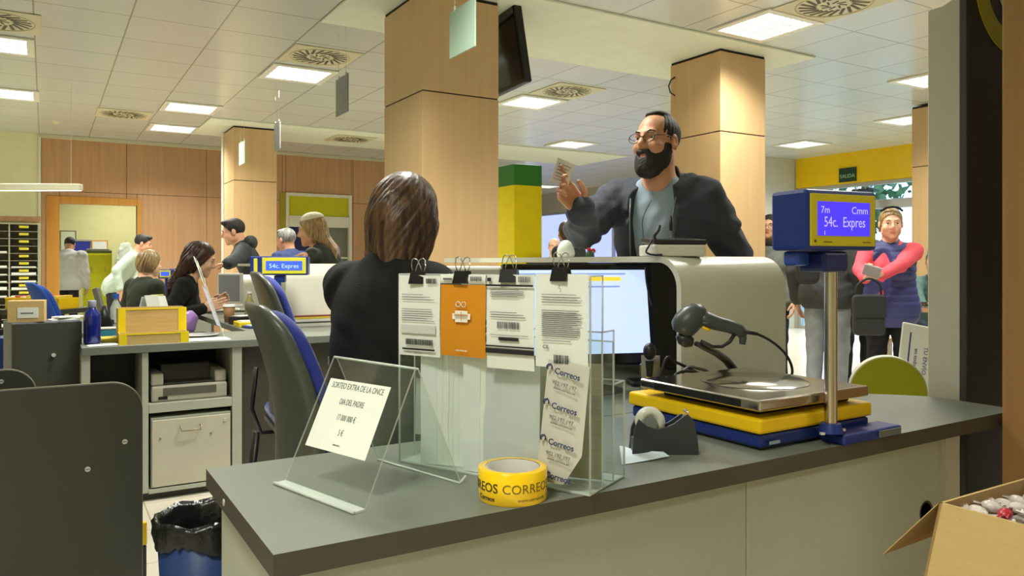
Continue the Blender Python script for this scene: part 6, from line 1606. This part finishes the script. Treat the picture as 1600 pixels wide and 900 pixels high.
# woman in pink with quilted vest
F3 = figure('person', 'blonde woman in a coral sweater and navy quilted vest holding a wallet', pos(1391,5.6), yaw(24), H=1.545, vox=.0055, hyaw=.12, hpitch=.05,
       armR=dict(hand=at(1352,436,5.28), d=camdir(.3,-.6,.1), n=(0,0,1), curl=.8, pole=(.7,-.6,-.5)), armL=dict(hand=at(1366,438,5.22), d=camdir(-.9,-.3,.1), n=(0,0,1), curl=.7, pole=(-1,-.3,-.3)),
       top=pink, bottom=M('trousers_black', (18,18,20), .9), hair=h_sandy, female=True, hair_style='tied', skin=sk3, bulk=1.15, fold=.0025, headscale=1.07)
def vest_on(F, mat, g=.034):
    B, R, s, P = F['B'], F['R'], F['s'], F['P']
    c = SDF(F['lo']-.04, F['hi']+.04, .006); b = 1.15
    c.ell(P+V(0,0,-.03*s), V(.165*b,.12*b,.17)*s, None, .05, g=g); c.ell(B(0,0,.14), V(.135*b,.1*b,.16)*s, R, .06, g=g); c.ell(B(0,.0,.32), V(.155,.11*b,.15)*s, R, .06, g=g)
    c.cap(B(.11,0,.43), B(-.11,0,.43), .056*s, None, .05, g=g*.7); c.cap(B(0,-.01,.47), B(0,.0,.545), .07*s, .066*s, .03)
    for sg in (1,-1): c.ell(B(sg*.07,.085,.30), V(.062,.055,.06)*s, R, .04, g=g)
    def quilt(F_, x, y, z): return F_+.006*np.abs(np.sin(z*62))**.5*-1+.004
    c.fn(quilt); 
    c.cap(B(.10,.21,.13), B(.07,.2,.5), .088, None, .006, 'sub')
    for k_ in ('R','L'):
        S_, E = F['arms'][k_][:2]; c.cap(S_+(unit(S_-F['P'])*V(.2,0,0)), S_+(E-S_)*.9, .056*s, .056*s, .006, 'sub')
    c.cap(B(0,.01,.45), B(0,.02,.66), .052*s, .064*s, .004, 'sub'); c.ell(F['hc'], V(.09,.11,.12)*s, None, .004, 'sub')
    c.cut(P+V(0,0,-.18*s), (0,0,-1)); c.mesh('quilted_vest', [mat], F['t'])
vest_on(F3, vest)
t = F3['t']; Hd = F3['Hd']; MB().tube([Hd(-.075,.03,.10), Hd(-.04,.055,.125), Hd(0,.06,.13), Hd(.04,.055,.125), Hd(.075,.03,.10)], .008, cl_black, 8).build('sunglasses_on_head', t)
wl = at(1358,431,5.16); w_ = thing('wallet', 'grey wallet in the hands of the woman in coral', 'wallet', wl, cyaw(20)); MB().box((-.05,-.012,0), (.06,.012,.075), M('wallet_grey', (150,142,140), .5), .006, rotm(.3,.3,0)).build('cover', w_)
bgm = M('bag_black', (34,36,36), .7, bump=.3, bscale=120)
bp = at(1357,524,5.08); bg_ = thing('shoulder_bag', 'black shoulder bag hanging beside the woman in coral', 'bag', bp, cyaw(6))
MB().box((-.10,-.045,0), (.10,.045,.27), bgm, .03, seg=4).build('body', bg_); MB().box((-.095,-.052,.12), (.095,-.044,.262), bgm, .003).build('flap', bg_)
MB().tube(smooth([(-.08,0,.26),(-.07,0,.33),(0,.0,.375),(.07,0,.34),(.08,0,.26)]), .008, bgm, 8).build('strap', bg_)

# others on the right
F4 = figure('person', 'dark haired woman with glasses and grey jacket beside the middle column', pos(1204,7.0), yaw(32), H=1.60, vox=.006, top=cl_greyj, bottom=jeans_n, hair=h_dark, female=True, hair_style='tied', glasses=True, jacket=.02, skin=sk3, hem=.14, bulk=1.1)
MB().tube([F4['B'](.09*math.cos(a), .0+.085*math.sin(a), .50+.01*math.sin(a*3)) for a in np.linspace(0,2*math.pi,20,endpoint=False)], [.033+.006*math.sin(k*2.3) for k in range(20)], M('scarf_dark', (46,48,42), .9, noise=.5, nscale=30, bump=.5), 10, closed=True).build('scarf', F4['t'])
F5 = figure('person', 'person in light grey jeans hidden behind the blue display, dark top', pos(1292,6.1), yaw(-140), H=1.70, vox=.007, top=M('cloth_dark_grey', (56,58,56), .85, bump=.2), bottom=jeans_g, hair=h_dark, hair_style='short', jacket=.015, bulk=1.12)
p = at(1262,420,5.9)
bk = thing('backpack', 'round black backpack at the shoulder of the person in grey jeans', 'bag', p+Vector((0,0,-.12)), cyaw(20)); MB().box((-.085,-.06,0), (.085,.06,.23), bgm, .055, seg=5).build('body', bk); MB().box((-.07,-.075,.03), (.07,-.055,.13), bgm, .012).build('pocket', bk); MB().tube(smooth([(-.05,.06,.22),(-.05,.1,.26),(-.04,.16,.2)]), .012, bgm, 8).build('strap', bk)
F6 = figure('person', 'person in dark patched jacket holding a beige folder behind the pole', pos(1338,7.0), yaw(10), H=1.60, vox=.007, armR=dict(hand=at(1325,452,6.72), d=camdir(.9,-.1,.1), n=(0,0,1), curl=.6), armL=dict(hand=at(1345,440,6.72), d=camdir(-.9,-.1,.1), n=(0,0,1), curl=.6),
       top=M('jacket_patched', (56,60,58), .8, noise=.25, nscale=14), bottom=M('trousers_black'), hair=h_dark, hair_style='bobshort', jacket=.018)
p = at(1329,474,6.5)
fo = thing('folder', 'beige folder held in front of the patched jacket', 'folder', p, cyaw(8)); MB().box((-.075,-.008,0), (.075,.008,.17), M('folder_beige', (160,156,140), .6), .004, rotm(0,.12,0)).build('cover', fo); MB().box((-.068,-.0095,.012), (.068,-.0078,.02), M('folder_edge', (120,116,100), .6), 0, rotm(0,.12,0)).build('edge', fo)
F7 = figure('person', 'seated person in teal looking at a phone, half behind the grey sign', pos(1462,7.6), yaw(35), H=1.68, vox=.008, pelvis=.52, seated=True, lean=.15, hpitch=-.35, armR=dict(hand=at(1447,487,7.2), d=camdir(-.8,-.4,.1), n=(0,0,1), curl=.5), armL=dict(hand=at(1456,490,7.15), d=camdir(-.7,-.5,.1), n=(0,0,1), curl=.5),
       top=M('cloth_teal', (70,96,92), .85), bottom=M('jeans_slate', (62,72,80), .85), hair=h_grey, hair_style='short')
p = at(1443,477,6.98); ph = thing('phone', 'dark phone in the hands of the seated person in teal', 'phone', p, cyaw(20)); MB().box((-.04,-.07,0), (.04,.07,.009), tvb, .004, rotm(.3,0,0)).build('body', ph)
MB().box((-.035,-.065,.0092), (.035,.065,.0098), M('tv_screen'), 0, rotm(.3,0,0)).build('screen', ph)
q = F7['t'].location
be = thing('bench', 'bench under the seated person in teal beside the right column', 'bench', (q.x,q.y,0), F7['t'].rotation_euler.z)
MB().box((-.5,-.22,.35), (.5,.2,.385), wood_wall, .006).build('seat', be)
for sx in (-.44,.44): MB().box((sx-.02,-.2,0), (sx+.02,.18,.349), alu, .004).build('leg', be)
F8 = figure('person', 'distant bald man with glasses behind the white cone', pos(866,10.5), yaw(0), H=1.72, vox=.008, pelvis=.70, seated=True, top=cl_greyj, hair=h_grey, hair_style='bald', glasses=True, skin=sk3)
be = thing('high_stool', 'stool under the distant bald man', 'stool', (F8['t'].location.x,F8['t'].location.y,0)); MB().lathe([(0,.56),(.17,.56),(.175,.54),(.17,.53),(0,.53)], M('seat_dark',(50,50,52),.5), 24).build('seat', be); MB().cyl((0,0,.02),(0,0,.53),.025,alu).lathe([(0,.02),(.19,.015),(.2,0)], alu, 24).build('pedestal', be)
F9 = figure('person', 'dark haired person behind the raised arm of the bearded man', pos(889,7.4), yaw(140), H=1.56, vox=.008, top=cl_jack, hair=h_brown, female=True, hair_style='bobshort')

# left side: clerks and customers further back
F10 = figure('person', 'seated short haired blonde woman clerk in a dark green top', pos(218,6.9), yaw(205), H=1.62, vox=.006, pelvis=.52, seated=True, lean=.12, hyaw=-.15, armR=dict(hand=at(250,468,7.3), pole=(.7,-.4,-.7)), armL=dict(hand=at(230,470,7.4), pole=(-.7,-.4,-.7)), top=cl_green, hair=h_sandy, female=True, hair_style='bobshort', bulk=1.12, skin=sk3, neck_open=.02, headscale=1.05)
F11 = figure('person', 'woman clerk with long red brown hair leaning right in black', pos(262,5.7), yaw(252), H=1.68, vox=.006, pelvis=.56, seated=True, lean=.30, hyaw=.0, hpitch=.0, armR=dict(hand=at(318,482,5.5), pole=(.5,-.3,-.8)), armL=dict(hand=at(335,474,5.95), pole=(-.5,-.3,-.8)), top=cl_black, hair=h_red, female=True, hair_style='long', bulk=1.05, skin=sk3, headscale=1.08)
F12 = figure('person', 'man in profile with dark hooded jacket leaning over the far shelf', pos(404,8.3), yaw(75), H=1.64, vox=.006, lean=.38, hpitch=.05, armR=dict(hand=at(370,411,7.65), d=camdir(-.9,-.2,-.1), n=(0,0,-1), curl=.3, pole=(.5,-.2,-.9)), armL=dict(hand=at(356,412,7.6), d=camdir(-.9,-.2,-.1), n=(0,0,-1), curl=.3, pole=(-.5,-.2,-.9)), top=cl_jack, hair=h_dark, hair_style='short', jacket=.02, headscale=1.2)
MB().ball((0,0,0), .1, cl_jack, 20, T=Matrix.Translation(F12['B'](0,-.105,.50)) @ rotm(0,0,0), sc=(1.15,.75,.8)).build('hood', F12['t'])
F13 = figure('person', 'grey haired person in a blue jacket behind the small display', pos(466,7.6), yaw(120), H=1.50, vox=.006, lean=.25, hpitch=-.1, top=cl_blue, hair=h_grey, hair_style='short', jacket=.02, headscale=1.12)
F14 = figure('person', 'blonde woman in a cream knit hat and dark green jacket leaning left', pos(536,6.4), yaw(85), H=1.58, vox=.006, lean=.42, hpitch=-.05, armR=dict(hand=at(470,396,5.75), d=camdir(-.9,-.2,-.1), n=(0,0,-1), curl=.4, pole=(.5,-.2,-.9)), armL=dict(hand=at(487,396,6.35), d=camdir(-.9,-.2,-.1), n=(0,0,-1), curl=.3, pole=(-.5,-.4,-.9)), top=M('jacket_green', (44,52,42), .7, bump=.2), hair=h_blond, female=True, hair_style='long', jacket=.012, headscale=1.15)
hs = SDF(np.array(F14['hc'])-.2, np.array(F14['hc'])+.2, .006); Hd = F14['Hd']; hs.ell(Hd(0,-.02,.09), V(.088,.10,.062)*F14['s']*1.1, F14['Hm'], .01); hs.cut(Hd(0,0,.085), F14['Hm']@V(0,-.1,-1)); hs.mesh('knit_hat', [M('cream_knit', (222,216,190), .9, bump=.6, bscale=70)], F14['t'])
F15 = figure('person', 'man in a pale green shirt bending forward before the doorway', pos(178,9.4), yaw(250), H=1.60, vox=.007, lean=.55, hpitch=.0, armR=dict(hand=at(188,452,9.1), pole=(.3,-.2,-.5)), armL=dict(hand=at(214,452,9.4), pole=(-.3,-.3,-.5)), top=cl_mint, hair=h_dark, hair_style='short')
F16 = figure('person', 'man in a white shirt seen from behind in the back room', pos(104,11.8), yaw(165), H=1.58, vox=.007, lean=.2, hpitch=.25, top=cl_white, hair=h_dark, hair_style='short', bulk=1.25, jacket=.02)
